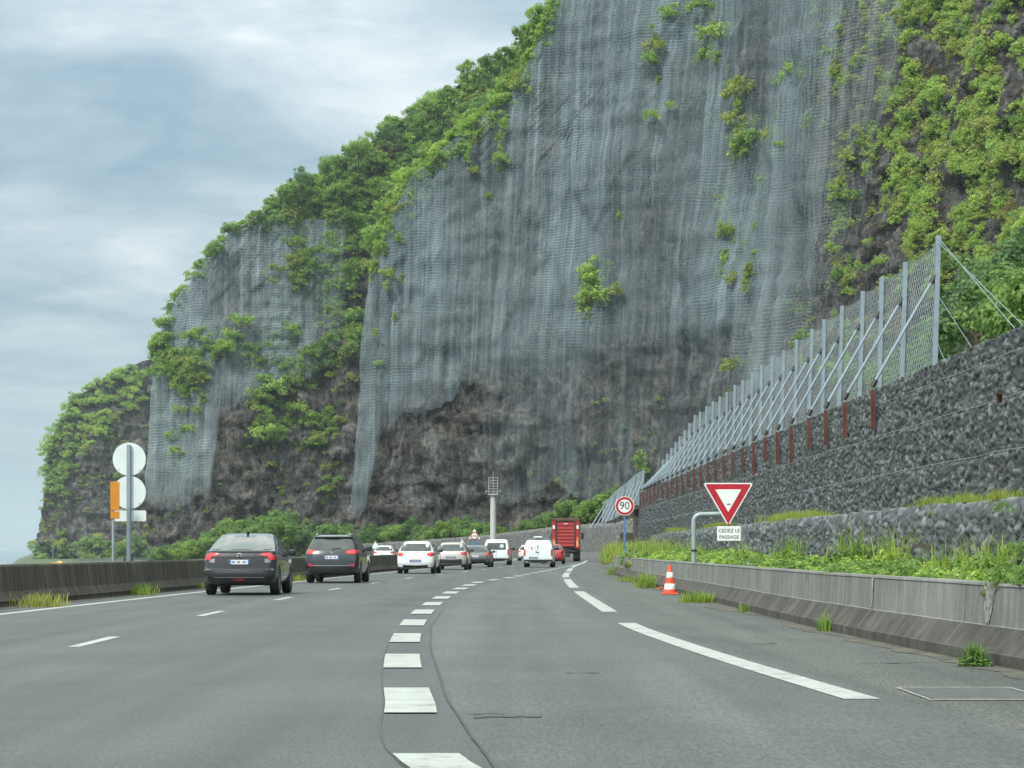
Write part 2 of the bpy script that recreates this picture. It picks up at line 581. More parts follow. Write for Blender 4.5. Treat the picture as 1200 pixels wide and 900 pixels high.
def text_mesh(body, size, m, name, depth=0.002, align='CENTER'):
    cu = bpy.data.curves.new(name, 'FONT')
    cu.body = body
    cu.size = size
    cu.align_x = align
    cu.align_y = 'CENTER'
    cu.extrude = depth
    o = bpy.data.objects.new(name + '_src', cu)
    C.objects.link(o)
    dg = bpy.context.evaluated_depsgraph_get()
    me = bpy.data.meshes.new_from_object(o.evaluated_get(dg))
    bpy.data.objects.remove(o)
    bpy.data.curves.remove(cu)
    me.materials.clear()
    me.materials.append(m)
    me.name = name
    return me


# ------------------------------------------------------------------ camera, light, sky
cam = bpy.data.cameras.new('camera')
cam.sensor_width = 36
cam.lens = 36 * F / 1200
cam.shift_y = (HZ - 450) / 1200
cam.clip_start = 0.5
cam.clip_end = 60000
co = bpy.data.objects.new('camera', cam)
C.objects.link(co)
co.location = (0, 0, EYE)
co.rotation_euler = (R(90), 0, 0)
SC.camera = co

SUN_EL, SUN_AZ = 46.0, 212.0     # azimuth clockwise from +Y
sd = Vector((math.sin(R(SUN_AZ)) * math.cos(R(SUN_EL)), math.cos(R(SUN_AZ)) * math.cos(R(SUN_EL)), math.sin(R(SUN_EL))))
sun = bpy.data.lights.new('sun', 'SUN')
sun.energy = 3.3
sun.angle = R(10)
sun.color = (1.0, 0.97, 0.92)
so = bpy.data.objects.new('sun', sun)
C.objects.link(so)
so.rotation_euler = sd.to_track_quat('Z', 'Y').to_euler()
so.location = (0, 0, 200)

w = bpy.data.worlds.new('World')
SC.world = w
w.use_nodes = True
nt = w.node_tree
nt.nodes.clear()
wo = nt.nodes.new('ShaderNodeOutputWorld')
bg = nt.nodes.new('ShaderNodeBackground')
sky = nt.nodes.new('ShaderNodeTexSky')
sky.sky_type = 'NISHITA'
sky.sun_disc = False
sky.sun_elevation = R(SUN_EL)
sky.sun_rotation = R(SUN_AZ)
tc = nt.nodes.new('ShaderNodeTexCoord')
sp = nt.nodes.new('ShaderNodeSeparateXYZ')
L(nt, tc.outputs['Generated'], sp.inputs[0])
zc = math_n(nt, 'MAXIMUM', sp.outputs[2], 0.0)
den = math_n(nt, 'ADD', zc, 0.12)
cmb = nt.nodes.new('ShaderNodeCombineXYZ')
L(nt, math_n(nt, 'DIVIDE', sp.outputs[0], den), cmb.inputs[0])
L(nt, math_n(nt, 'DIVIDE', sp.outputs[1], den), cmb.inputs[1])
cmb.inputs[2].default_value = 3.7
n1 = tex_noise(nt, cmb.outputs[0], 1.35, 7, 0.56, 0.4)
n2 = tex_noise(nt, cmb.outputs[0], 4.2, 6, 0.55, 0.3)
cl = math_n(nt, 'ADD', math_n(nt, 'MULTIPLY', n1, 0.72), math_n(nt, 'MULTIPLY', n2, 0.28))
ccol = ramp(nt, cl, [(0.36, (0.23, 0.34, 0.425)), (0.45, (0.335, 0.44, 0.505)), (0.54, (0.465, 0.55, 0.6)), (0.64, (0.66, 0.71, 0.735))])
# thick haze low over the sea: clouds lose contrast at the horizon
hzf = ramp(nt, zc, [(0.0, (1, 1, 1)), (0.025, (0.9,) * 3), (0.034, (0.62,) * 3), (0.1, (0.12,) * 3), (0.2, (0, 0, 0))])
ccol = mixc(nt, hzf, ccol, (0.43, 0.565, 0.64))
# an overcast sky is brighter towards the zenith
cie = math_n(nt, 'MULTIPLY_ADD', ramp(nt, zc, [(0.0, (0, 0, 0)), (0.22, (0.12,) * 3), (0.6, (0.8,) * 3), (1.0, (1, 1, 1))]), 3.2, 1.0)
ccol = mixc(nt, ramp(nt, zc, [(0.25, (0, 0, 0)), (0.5, (1, 1, 1))]), ccol, mixc(nt, 1.0, ccol, (1.1, 1.02, .86), 'MULTIPLY'))
cc = nt.nodes.new('ShaderNodeVectorMath')
cc.operation = 'SCALE'
L(nt, ccol, cc.inputs[0])
L(nt, math_n(nt, 'MULTIPLY', cie, 10.0), cc.inputs['Scale'])
full = mixc(nt, 0.92, sky.outputs[0], cc.outputs[0])
L(nt, full, bg.inputs[0])
bg.inputs[1].default_value = 0.1
L(nt, bg.outputs[0], wo.inputs[0])

SC.view_settings.view_transform = 'Standard'
SC.view_settings.look = 'None'
SC.view_settings.exposure = 0.1
SC.view_settings.gamma = 1.0
SC.cycles.use_denoising = True
SC.cycles.denoising_prefilter = 'ACCURATE'
SC.cycles.use_adaptive_sampling = False
SC.cycles.max_bounces = 6
SC.cycles.transparent_max_bounces = 12
SC.cycles.diffuse_bounces = 3
SC.cycles.glossy_bounces = 2

# ------------------------------------------------------------------ road lines (X as a function of distance)
LANE = [(0, 0.9), (10, 0.2), (13.2, -.42), (18.6, -.78), (25, -1.12), (31.4, -1.36), (36.7, -1.5), (43, -1.6), (57, -1.64), (65, -1.58), (73, -1.4),
        (84.6, -1.09), (95, -.2), (107.5, .56), (115, 1.04), (123.6, 1.58), (143, 2.7), (176, 4.5), (200, 5.7), (240, 7.2), (280, 7.4), (330, 3.5), (375, -6), (425, -25), (520, -62), (680, -128), (1000, -225)]
EDGE_R = [(0, 4.6), (10, 3.3), (18.6, 2.66), (28, 2.1), (37.5, 1.76), (44.6, 1.77), (66, 1.79), (89, 2.02), (105, 2.3), (115, 2.6), (150, 3.7), (176, 4.75), (200, 5.85), (240, 7.35)]
AXIS = [(0, -4.5), (20, -5.0), (30, -5.15), (43, -5.33), (55.6, -5.27), (69, -5.03), (95, -4.04), (115, -2.75), (143, -1.0), (176, .9), (200, 2.1), (240, 3.6), (280, 3.8), (330, 0), (375, -9.5), (425, -28.5)]
EDGE_L = [(0, -9.4), (20, -9.3), (43, -8.94), (65, -8.25), (83, -7.53), (100, -6.9), (115, -6.2), (143, -4.6), (176, -2.7), (200, -1.5), (240, 0.0), (280, .2), (330, -3.6), (375, -13), (425, -32)]
BAR_L = [(0, -11.3), (20, -10.9), (47.8, -10.0), (70, -9.0), (90, -7.75), (110, -6.9), (115, -6.75), (143, -5.3), (176, -3.5), (200, -2.3), (240, -.8), (280, -.6), (330, -4.4), (375, -14), (425, -33), (520, -72), (680, -138), (1000, -236)]
BAR_R = [(10, 5.75), (18, 5.05), (23, 4.78), (35, 4.4), (51, 4.33), (67, 4.25), (90, 4.3), (114, 4.5)]


def smooth_fn(pts):
    xs = np.array([p[0] for p in pts], float)
    ys = np.array([p[1] for p in pts], float)
    m = np.gradient(ys, xs)

    def f(x):
        x = min(max(x, xs[0]), xs[-1])
        i = min(max(int(np.searchsorted(xs, x)) - 1, 0), len(xs) - 2)
        h = xs[i + 1] - xs[i]
        t = (x - xs[i]) / h
        return float((2 * t**3 - 3 * t**2 + 1) * ys[i] + (t**3 - 2 * t**2 + t) * h * m[i] + (-2 * t**3 + 3 * t**2) * ys[i + 1] + (t**3 - t**2) * h * m[i + 1])
    return f


fL, fE, fA, fEL, fBL, fBR = (smooth_fn(p) for p in (LANE, EDGE_R, AXIS, EDGE_L, BAR_L, BAR_R))


def frange(a, b, st):
    r = []
    x = a
    while x < b - 1e-6:
        r.append(x)
        x += st
    r.append(b)
    return r


def strip(fa, fb, y0, y1, z, step=2.0):
    ys = frange(y0, y1, step)
    vs, fs = [], []
    for y in ys:
        vs += [(fa(y), y, z), (fb(y), y, z)]
    for i in range(len(ys) - 1):
        fs.append((2 * i, 2 * i + 1, 2 * i + 3, 2 * i + 2))
    return vs, fs


def sheet(name, parts, m, kind='structure'):
    mb = MB()
    for vs, fs in parts:
        mb.add(vs, fs)
    o = mb.build(name, m)
    if kind:
        o['kind'] = kind
    return o


sheet('road', [strip(lambda y: fBL(y) - 0.1, lambda y: fL(y) + 1.3 if y < 240 else fL(y) + 2.2, 2, 240, 0.0, 3),
               strip(lambda y: fBL(y) - 0.1, lambda y: fL(y) + 2.2, 240, 440, 0.0, 10)], M['road'])
sheet('slip_road', [strip(lambda y: interp(y, [(0, 0.75), (12.8, -.09), (18.6, -.49), (28, -.93), (36, -1.19), (46, -1.28), (60, -1.15), (75, -.95), (90, -.2), (110, 1.1), (150, 3.45), (200, 6)]) ,
                          lambda y: fE(y) + 0.3, 2, 200, 0.006, 1.5)], M['slip'])
sheet('shoulder', [strip(lambda y: fE(y) + 0.25, lambda y: (fBR(y) if y < 114 else interp(y, [(114, 4.6), (150, 6.5), (200, 8.2), (240, 9)])) + 0.15, 3, 240, 0.002, 1.5)], M['shoulder'])
# joint of the two asphalt layers, a crack across and the survey line beside the dashes
jt = lambda y: interp(y, [(0, 0.75), (12.8, -.09), (18.6, -.49), (28, -.93), (36, -1.19), (46, -1.28), (60, -1.15), (75, -.95), (90, -.2)])
wob = lambda y, k: 0.016 * noise.noise(Vector((k * .15, y * .55, 0))) + .006 * noise.noise(Vector((k, y * 2.0, 0)))
sheet('tar_joint', [strip(lambda y: jt(y) - 0.011 + wob(y, 1), lambda y: jt(y) + 0.009 + wob(y, 2), 5, 46, 0.0095, 0.15)], M['tar'])
cr = []
for (xa, xb, yy, k) in ((-.26, .2, 16.62, 0.035), (-.3, -.05, 16.9, .02), (3.5, 4.3, 24.6, .02), (2.6, 3.2, 29.5, .02), (.5, .8, 22.5, .015)):
    n = 14
    vs = []
    for i in range(n + 1):
        x = lerp(xa, xb, i / n)
        dy = 0.25 * noise.noise(Vector((x * 3, yy, 3))) + 0.1 * noise.noise(Vector((x * 11, yy, 7)))
        ww = k * (0.3 + abs(noise.noise(Vector((x * 5, yy, 1)))) * 2) * 2.5
        vs += [(x, yy + dy - ww, 0.0105), (x, yy + dy + ww, 0.0105)]
    cr.append((vs, [(2 * i, 2 * i + 2, 2 * i + 3, 2 * i + 1) for i in range(n)]))
sheet('road_crack', cr, M['tar'])
dashes = []
y = 10.6
while y < 176:
    dashes.append(strip(lambda q: fL(q) - .185, lambda q: fL(q) + .185, y, y + 3.05, 0.011, 0.5))
    y += 6.45
sheet('lane_dashes', dashes, M['paint'])
sheet('survey_line', [strip(lambda q: fL(q) - .2, lambda q: fL(q) - .192, 8, 30, 0.0085, 1)], M['patch'])
ax = []
y = 15.6
while y < 250:
    ax.append(strip(lambda q: fA(q) - .075, lambda q: fA(q) + .075, y, y + 3.3, 0.004, 1))
    y += 13.05
sheet('axis_dashes', ax, M['paint'])
sheet('edge_line', [strip(lambda q: fEL(q) - .11, lambda q: fEL(q) + .11, 10, 420, 0.004, 2)], M['paint'])
sheet('slip_edge_line', [strip(lambda q: fE(q) - .14, lambda q: fE(q) + .14, a, b, 0.011, 0.7) for a, b in ((2, 11.5), (18.6, 37.6), (44.3, 65.5), (71.5, 91.5), (97.5, 117.5), (123, 143), (149, 238))], M['paint'])
M['dirt'] = simple('road_dirt', (0.085, 0.08, 0.062), 0.95, mode='world', var=0.55, scale=3.0, bump=0.4)
dw = lambda y, k: max(.04, .26 + .5 * noise.noise(Vector((k, y * .16, 0))) + .22 * noise.noise(Vector((k, y * .9, 4))))
sheet('roadside_dirt', [strip(lambda y: fBR(y) - dw(y, 1), lambda y: fBR(y) + .05, 12, 113, 0.0065, .4),
                        strip(lambda y: fBL(y) - .05, lambda y: fBL(y) + dw(y, 3), 25, 130, 0.0065, .4)], M['dirt'])
# a small concrete cover let into the shoulder
cv = MB()
cv.box((3.62, 19.3, 0.009), (0.85, 1.55, 0.006), M['patch'])
for c_, d_ in (((3.62, 18.5, 0.011), (0.95, .035, .008)), ((3.62, 20.1, 0.011), (0.95, .03, .008)), ((3.16, 19.3, 0.0115), (.02, 1.5, .008)), ((4.08, 19.3, 0.0115), (.02, 1.5, .008))):
    cv.box(c_, d_, M['conc_p'])
o = cv.build('drain_cover')
tag(o, 'rectangular concrete cover set flush in the shoulder below the barrier', 'drain cover')

# ------------------------------------------------------------------ ground and sea
def coast(Y):
    return -max(36, 0.1965 * Y)


def ground_z(X, Y):
    b = interp(Y, BAR_L)
    d = b - 12 - X
    t = max(min(max(d / 14.0, 0), 1), min(max((Y - 440) / 60, 0), 1))
    return -0.06 - 3.8 * t * t * (3 - 2 * t)


ys = [-300, -50, 0, 25, 50, 75, 100, 130, 160, 200, 240, 280, 320, 360, 400, 450, 520, 600, 700, 850, 1000, 1300, 1700, 2200]
V, nc = [], 30
for y in ys:
    c0 = coast(y)
    for k in range(nc):
        if k == 0:
            V.append((c0 - 14, y, -9))
        elif k < 18:
            x = lerp(c0, c0 + 110 + abs(y) * .1, (k - 1) / 16)
            V.append((x, y, ground_z(x, y)))
        else:
            x = lerp(c0 + 110 + abs(y) * .1, 900, ((k - 17) / 12) ** 3)
            V.append((x, y, ground_z(x, y)))
me = np_mesh('ground', np.array(V), grid_faces(len(ys), nc), [M['ground']], True)
o = link('ground', me)
o['kind'] = 'structure'
m, nt, out = new_mat('sea_water')
wv = tex_noise(nt, pos(nt, (1, 0.35, 1)), 0.12, 5, 0.6)
principled(nt, out, (0.1, 0.17, 0.2), 0.16, bump=wv, bstr=0.4, bdist=0.6)
M['sea'] = m
mb = MB()
mb.add([(-9000, -700, -8), (900, -700, -8), (900, 14000, -8), (-9000, 14000, -8)], [(0, 1, 2, 3)])
o = mb.build('sea', M['sea'])
o['kind'] = 'structure'

# verge between barrier, lower gabions, upper gabions and the hillside
LGX, LGT = 8.2, 2.0
UGX, UGT = 10.35, 5.65
ys = frange(8, 196.5, 4) + frange(197.5, 281, 4)
V = []
cols = 13
for y in ys:
    bx = (fBR(y) if y < 114 else interp(y, [(114, 4.6), (150, 6.8), (200, 8.6), (300, 10.2)])) + .32
    lx = max(LGX + .1, bx + .3)
    ux = max(UGX + .55, lx + .6)
    prof = [(bx, -0.05), (bx + 0.03, .52 if y < 116 else .1), (lerp(bx, lx, .35), .56 if y < 116 else .3), (lerp(bx, lx, .7), .58), (lx, .58), (lx + .14, LGT - .02 if y < 150 else LGT - 1.2), (ux - .5, LGT + .02), (ux, LGT + .1), (ux + .12, UGT - .03), (ux + 2.5, UGT + .05), (ux + 6, UGT + 1.0), (ux + 14, UGT + 4), (ux + 26, UGT + 9)]
    if y > 197:
        prof = [(x, min(z, .35) if i < 9 else z - UGT * .9) for i, (x, z) in enumerate(prof)]
    for i, (x, z) in enumerate(prof):
        V.append((x, y, z + (0.12 * noise.noise(Vector((x, y * .6, 2))) if 1 < i < 5 or i > 9 else 0)))
me = np_mesh('verge', np.array(V), grid_faces(len(ys), cols), [M['verge']], True)
o = link('verge', me)
o['kind'] = 'structure'


# ------------------------------------------------------------------ concrete barriers
def barrier_mesh(fx, y0, y1, step, prof, side, mats):
    """prof: list of (offset away from road, z, material index of the band above)"""
    ys_ = frange(y0, y1, step)
    V_, Q_, mi_ = [], [], []
    n_ = len(prof)
    for y_ in ys_:
        for (dx, z, _) in prof:
            V_.append((fx(y_) + side * dx, y_, z + 0.006 * noise.noise(Vector((0, y_ * .3, z * 9)))))
    for i in range(len(ys_) - 1):
        for k in range(n_ - 1):
            Q_.append((i * n_ + k, i * n_ + k + 1, (i + 1) * n_ + k + 1, (i + 1) * n_ + k))
            mi_.append(prof[k][2])
    me_ = bpy.data.meshes.new('concrete_barrier')
    F_ = list(Q_) + [tuple(range(n_)), tuple(range(len(V_) - 1, len(V_) - n_ - 1, -1))]
    me_.from_pydata(V_, [], F_)
    for q in mats:
        me_.materials.append(q)
    me_.polygons.foreach_set('material_index', mi_ + [0, 0])
    me_.update()
    return me_


# right: vertical panel over a sloping foot
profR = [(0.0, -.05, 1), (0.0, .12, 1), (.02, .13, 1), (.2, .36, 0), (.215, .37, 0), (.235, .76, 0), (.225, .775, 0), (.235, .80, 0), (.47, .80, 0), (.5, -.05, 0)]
wallr = tag(empty('concrete_barrier', (0, 0, 0)), 'pale grey concrete barrier with streaked panel and sloping foot along the right shoulder', 'barrier')
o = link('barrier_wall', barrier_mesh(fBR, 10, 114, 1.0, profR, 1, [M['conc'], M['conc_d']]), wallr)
for y in (22.0, 26.3, 31.8, 33.8, 38.5, 43.2, 50.5, 58, 66, 75, 84, 94, 104):
    mb = MB()
    jw = 0.006 + 0.012 * random.random()
    x = fBR(y)
    mb.add([(x + .208 - .004, y - jw, .375), (x + .208 - .004, y + jw, .375), (x + .222 - .004, y + jw, .755), (x + .222 - .004, y - jw * .7, .755)], [(0, 1, 2, 3)], M['conc_p'])
    mb.add([(x + .017, y - jw * 1.3, .137), (x + .017, y + jw * .8, .137), (x + .193, y + jw * 1.1, .365), (x + .193, y - jw, .365)], [(0, 1, 2, 3)], M['conc_p'])
    mb.build('joint_stain', None, wallr)
for (yc, w0, w1) in ((25.2, .3, .09), (31.9, .1, .05)):   # broken notches in the panel
    mb = MB()
    n = 9
    vs = []
    for i in range(n):
        t = i / (n - 1)
        ww = lerp(w0, w1, t) * (1 + .3 * noise.noise(Vector((t * 6, yc, 0))))
        z = lerp(.79, .38, t)
        xo = lerp(.235, .213, t) - .006
        vs += [(fBR(yc - ww) + xo, yc - ww, z), (fBR(yc) + xo - .004 + .008 * noise.noise(Vector((i, yc, 4))), yc, z), (fBR(yc + ww) + xo, yc + ww, z)]
    fs = []
    for i in range(n - 1):
        fs += [(3 * i, 3 * i + 1, 3 * i + 4, 3 * i + 3), (3 * i + 1, 3 * i + 2, 3 * i + 5, 3 * i + 4)]
    mb.add(vs, fs)
    mb.build('broken_patch', M['conc_b'], wallr)

profL = [(0.0, -.05, 1), (0.0, .1, 1), (-.02, .11, 0), (.1, .3, 0), (.16, .79, 0), (.19, .83, 0), (.36, .83, 0), (.42, -.05, 0)]
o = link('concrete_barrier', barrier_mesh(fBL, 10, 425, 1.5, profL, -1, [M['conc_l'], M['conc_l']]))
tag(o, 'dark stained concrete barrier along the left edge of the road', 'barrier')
fFR = lambda y: interp(y, [(232, 8.9), (260, 9.6), (285, 9.4), (330, 6), (375, -3.5), (425, -22)])
o = link('concrete_barrier', barrier_mesh(fFR, 232, 425, 5, [(0, -.05, 0), (.05, .75, 0), (.3, .75, 0), (.35, -.05, 0)], 1, [M['conc'], M['conc']]))
tag(o, 'low pale concrete barrier far ahead beyond the red truck', 'barrier')

# ------------------------------------------------------------------ gabion walls
def stone_disp(x, y, z, s=5.2, amp=0.075):
    d, p = noise.voronoi(Vector((x * .4, y * .4 + .05 * noise.noise(Vector((0, y * 3, z * 5))), z * 1.35)) * s)
    q = p[0]
    h = noise.cell(Vector((q.x * 7.3, q.y * 7.1, q.z * 6.7)))
    h2 = noise.cell(Vector((q.x * 3.1 + 9, q.y * 5.3, q.z * 4.9)))
    edge = min(1.0, (d[1] - d[0]) * 3.2)
    return amp * (edge ** .6 + .55 * h), h2 * (.35 + .65 * edge) if edge < .3 else h2  # tone drops near stone edges: shade of the gaps painted into the colour


def gabion(name, fx, z0f, z1f, ylist, nz, s, amp, mat_, layers=(), lay=0.06, batter=0.05, topback=0.7, rag=0.05, parent=None, drape=0.0):
    V_, TN = [], []
    ncol = nz + 3
    for y_ in ylist:
        z0, z1 = z0f(y_), z1f(y_)
        for k in range(nz):
            t = k / (nz - 1)
            z = lerp(z0, z1, t)
            x = fx(y_) + batter * (z - z0)
            for lz in layers:
                if z > lz + .04 * noise.noise(Vector((0, y_ * .4, lz))):
                    x += lay
            d, tone = stone_disp(0, y_, z, s, amp)
            TN.append(tone)
            jn = abs(((y_ + .35 * math.floor(z * .95) ) / 2.0) % 1 - .5)
            if jn > .475:
                d -= .1
            d += .05 * noise.noise(Vector((2, y_ * .55, z * .9)))
            if drape:
                d += drape * (1.2 * noise.noise(Vector((0, y_ * .45, z * .35))) + .8 * noise.noise(Vector((3, y_ * 1.5, z * .5))) + .4 * noise.noise(Vector((5, y_ * 4.5, z * .9))))
                if t > .8:
                    x += .9 * (t - .8) ** 2 * 3
            zz = z + (rag * noise.noise(Vector((9, y_ * 2.1, 0))) + .5 * rag * noise.noise(Vector((9, y_ * 7, 0)))) * t
            V_.append((x - d, y_, zz))
        xt = fx(y_) + batter * (z1 - z0) + lay * len(layers)
        zt = z1 + rag * noise.noise(Vector((9, y_ * 2.1, 0)))
        V_.append((xt + .15, y_, zt + .04 * noise.noise(Vector((4, y_ * 6, 0)))))
        V_.append((xt + topback, y_, zt))
        V_.append((xt + topback + .02, y_, z0))
        TN += [.4, .4, .4]
    me_ = np_mesh(name, np.array(V_), grid_faces(len(ylist), ncol), [mat_], True)
    at_ = me_.attributes.new('stone', 'FLOAT', 'POINT')
    at_.data.foreach_set('value', np.array(TN, dtype=np.float32))
    return link(name, me_, parent)


gw = tag(empty('gabion_wall', (UGX, 60, 0)), 'tall dark gabion wall of wire-caged stones with rusty posts below the mesh fence', 'gabion wall')
gw_inv = Vector(gw.location)


def child_world(o, parent):
    """keep a mesh given in world coordinates in place under a moved, unrotated parent"""
    o.parent = parent
    o.location = -Vector(parent.location)
    return o


fug = lambda y: UGX - .25
yl = frange(8, 35.7, .3) + frange(36, 80, .05) + frange(80.07, 110, .09) + frange(110.2, 150, .2) + frange(150.5, 196, .6)
child_world(gabion('stone_face', fug, lambda y: LGT - .15, lambda y: UGT, yl, 92, 7.2, .055, M['gab'], layers=(3.1, 4.2, 5.1), lay=.035, batter=.03), gw)
# wire seams between the stacked cages
mb = MB()
for lz in (3.1, 4.2, 5.1):
    pts = [(fug(y) + .03 * (lz - LGT) + .035 * (lz > 3.2) + .035 * (lz > 4.3) - .1, y, lz + .05 + .05 * noise.noise(Vector((0, y * .4, lz)))) for y in frange(8, 195, 2.5)]
    mb.tube(pts, .007, 4)
child_world(mb.build('wire_seam', M['galv_d']), gw)
PLY = [68.5, 74.3, 78.8, 83.3, 88.6, 93.2, 97.7, 102.4, 107.4]
while PLY[-1] < 190:
    PLY.append(PLY[-1] + 4.75)
for i, y in enumerate(PLY):
    mb = MB()
    ln = 1.25 if i % 3 else 1.05
    ln *= random.uniform(.85, 1.1)
    x = UGX - .26 - .04
    zt = UGT - .05
    mb.box((x, y, zt - ln / 2), (.03, .17, ln))
    mb.box((x + .06, y - .075, zt - ln / 2), (.1, .02, ln - .02))
    mb.box((x + .06, y + .075, zt - ln / 2), (.1, .02, ln - .02))
    child_world(mb.build('steel_post', M['rust']), gw)
mb = MB()
mb.box((UGX - .36, 50.2, 4.25), (.1, .12, .2), rot=Matrix.Rotation(.3, 3, 'X'))
mb.box((UGX - .38, 50.15, 4.33), (.12, .22, .05))
child_world(mb.build('wall_bracket', M['rust']), gw)

flg = lambda y: LGX
yl = frange(8, 33.8, .25) + frange(34, 66, .05) + frange(66.1, 100, .1) + frange(100.2, 150, .22)
lg = gabion('gabion_wall', flg, lambda y: .5, lambda y: LGT + .06 * noise.noise(Vector((0, y * .15, 0))) - (.8 * max(0, (y - 138) / 12) if y > 138 else 0), yl, 36, 6.8, .055, M['gab_l'], batter=.08, topback=.9, rag=.1, drape=.1)
tag(lg, 'low slumped gabion wall with wire draped over grey rocks above the weeds', 'gabion wall')

# the wall that follows the bend far ahead
FW = [(282, 768, 600), (287, 720, 613), (300, 700, 613), (330, 640, 618.5), (375, 560, 628), (425, 440, 636.5), (445, 400, 638)]
pl = []
for a, b in zip(FW[:-1], FW[1:]):
    for k in range(30):
        t = k / 30
        pl.append(tuple(lerp(a[i], b[i], t) for i in range(3)))
V = []
for (Y, px, py) in pl:
    p = P(px, py, Y)
    zt = p.z + .12 * noise.noise(Vector((px * .3, 0, 0)))
    n = 9
    for k in range(n):
        z = lerp(-.2, zt, k / (n - 1))
        V.append((p.x + .12 * noise.noise(Vector((px * .5, k * 3, 2))), Y + .04 * (z) - .15 * noise.noise(Vector((px * .6, k * 2, 0))), z))
    V.append((p.x, Y + 1.2, zt))
me = np_mesh('gabion_wall', np.array(V), grid_faces(len(pl), 10), [M['gab_f']], True)
tag(link('gabion_wall', me), 'long grey gabion wall curving behind the cars at the cliff foot', 'gabion wall')
mb = MB()
mb.box((10.15, 197.2, 2.3), (.75, 1.2, 4.7), bev=.05)
mb.box((9.95, 196.9, 4.45), (1.3, 1.5, .4), bev=.05)
mb.box((9.35, 197.8, 1.2), (1.3, 1.2, 2.5), bev=.05)
tag(mb.build('concrete_pier', M['conc_d']), 'dark stepped concrete pier at the end of the gabion wall behind the 90 sign', 'pier')


# ------------------------------------------------------------------ rockfall fences
def fence_panel(name, pts, parent, m):
    """pts: list of (bottom Vector, top Vector) along the fence"""
    V_, uv, d = [], [], 0
    for i, (b, t) in enumerate(pts):
        if i:
            d += (b - pts[i - 1][0]).length
        hh = (t - b).length
        for k in range(5):
            q = k / 4
            p_ = b.lerp(t, q)
            V_.append(tuple(p_))
            uv.append((d, q * hh))
    me_ = np_mesh(name, np.array(V_), grid_faces(len(pts), 5), [m], True)
    set_uv(me_, uv)
    return link(name, me_, parent)


def rail_post(mb, b, t, wd=.13, dp=.13):
    """H-section post from b to t"""
    b, t = Vector(b), Vector(t)
    z = (t - b).normalized()
    mid = (b + t) / 2
    x = Vector((1, 0, 0)) - z * z.x
    x.normalize()
    y_ = z.cross(x)
    rot = Matrix((x, y_, z)).transposed()
    ln = (t - b).length
    mb.box(mid, (.012, dp, ln), rot=rot)
    for s_ in (-1, 1):
        mb.box(mid + y_ * s_ * dp * .5, (wd, .014, ln), rot=rot)


fe = tag(empty('rockfall_fence', (UGX + 1.5, 68.5, UGT)), 'tall galvanised rockfall fence with leaning struts on top of the gabion wall', 'fence')
PANEL = []
for i, y in enumerate(PLY):
    x0 = UGX + 1.45
    hh = (4.25 if y < 158 else lerp(4.25, 2.6, (y - 158) / 34)) + .15 * noise.noise(Vector((i * 1.3, 0, 0)))
    lean = .12 + .1 * noise.noise(Vector((i * .9, 4, 0)))
    b = Vector((x0, y, UGT - .05))
    t = Vector((x0 + lean, y + .08 * random.uniform(-1, 1), UGT + hh))
    mb = MB()
    rail_post(mb, b, t)
    child_world(mb.build('post', M['galv']), fe)
    ya, yb = y + .06, y - .06
    top = b.lerp(t, .72) + Vector((-.1, 0, 0))
    foot = Vector((UGX - .22, y, UGT + .14))
    mb = MB()
    mb.tube([foot, top], .045, 8, M['galv'])
    for q in (foot, top):
        dr = (top - foot).normalized()
        mb.tube([q - dr * .12, q + dr * .1], .08, 8, M['plastic'])
    child_world(mb.build('strut', smooth=True, sharp=40), fe)
    PANEL.append((b + Vector((.1, 0, 0)), t + Vector((.1, 0, -.05))))
pp = []
for i in range(len(PANEL) - 1):
    for k in range(4):
        q = k / 4
        b = PANEL[i][0].lerp(PANEL[i + 1][0], q)
        t = PANEL[i][1].lerp(PANEL[i + 1][1], q)
        sag = .1 * 4 * q * (1 - q)
        pp.append((b, t - Vector((-.1 * sag, 0, sag))))
pp.append(PANEL[-1])
o = fence_panel('mesh_panel', pp, fe, M['mesh'])
o.location = -Vector(fe.location)
mb = MB()
mb.tube([p[1] for p in pp], .014, 5)
mb.tube([p[0].lerp(p[1], .5) for p in pp], .01, 5)
child_world(mb.build('top_cable', M['galv']), fe)
mb = MB()
t0 = PANEL[0][1] + Vector((-.1, 0, 0))
for (dx, y, q, r_) in ((.9, 57.5, 1.0, .011), (1.1, 56.8, .97, .011), (.3, 61, .62, .008), (.2, 65, .3, .008)):
    s_ = PANEL[0][0].lerp(t0, q)
    mb.tube([s_, (UGX + 1.2 + dx, y, UGT - .1)], r_, 5)
child_world(mb.build('stay_cable', M['galv']), fe)

M['mesh2'] = m_mesh('far_fence_mesh', .32, .3, .42, (.33, .38, .4))
f2 = tag(empty('rockfall_fence', P(730, 612, 292)), 'short far section of leaning rockfall fence behind the round 90 sign', 'fence')
pp = []
for i, (px, yb, yt, Y) in enumerate(((706, 612, 588, 302), (712, 611, 584, 301), (718, 609, 577, 299), (724, 606, 572, 298), (730, 602, 568, 296), (736, 599, 563, 295), (742, 596, 557, 293), (748, 594, 553, 292), (753, 592, 550, 291))):
    b, t = P(px, yb, Y), P(px + 1.5, yt, Y)
    mb = MB()
    rail_post(mb, b, t, .16, .16)
    child_world(mb.build('post', M['galv']), f2)
    mb = MB()
    mb.tube([b + Vector((-1.6, -1.5, -.8)), b.lerp(t, .75)], .07, 6)
    child_world(mb.build('strut', M['galv']), f2)
    pp.append((b + Vector((0, .2, 0)), t + Vector((0, .2, 0))))
o = fence_panel('mesh_panel', pp, f2, M['mesh2'])
o.location = -Vector(f2.location)


# ------------------------------------------------------------------ cliffs
def disp_big(p):
    return 4.2 * noise.noise(Vector((p.x * .03, p.y * .03, p.z * .012))) + 2.6 * noise.noise(Vector((p.x * .085, p.y * .085, p.z * .02 + 7)))


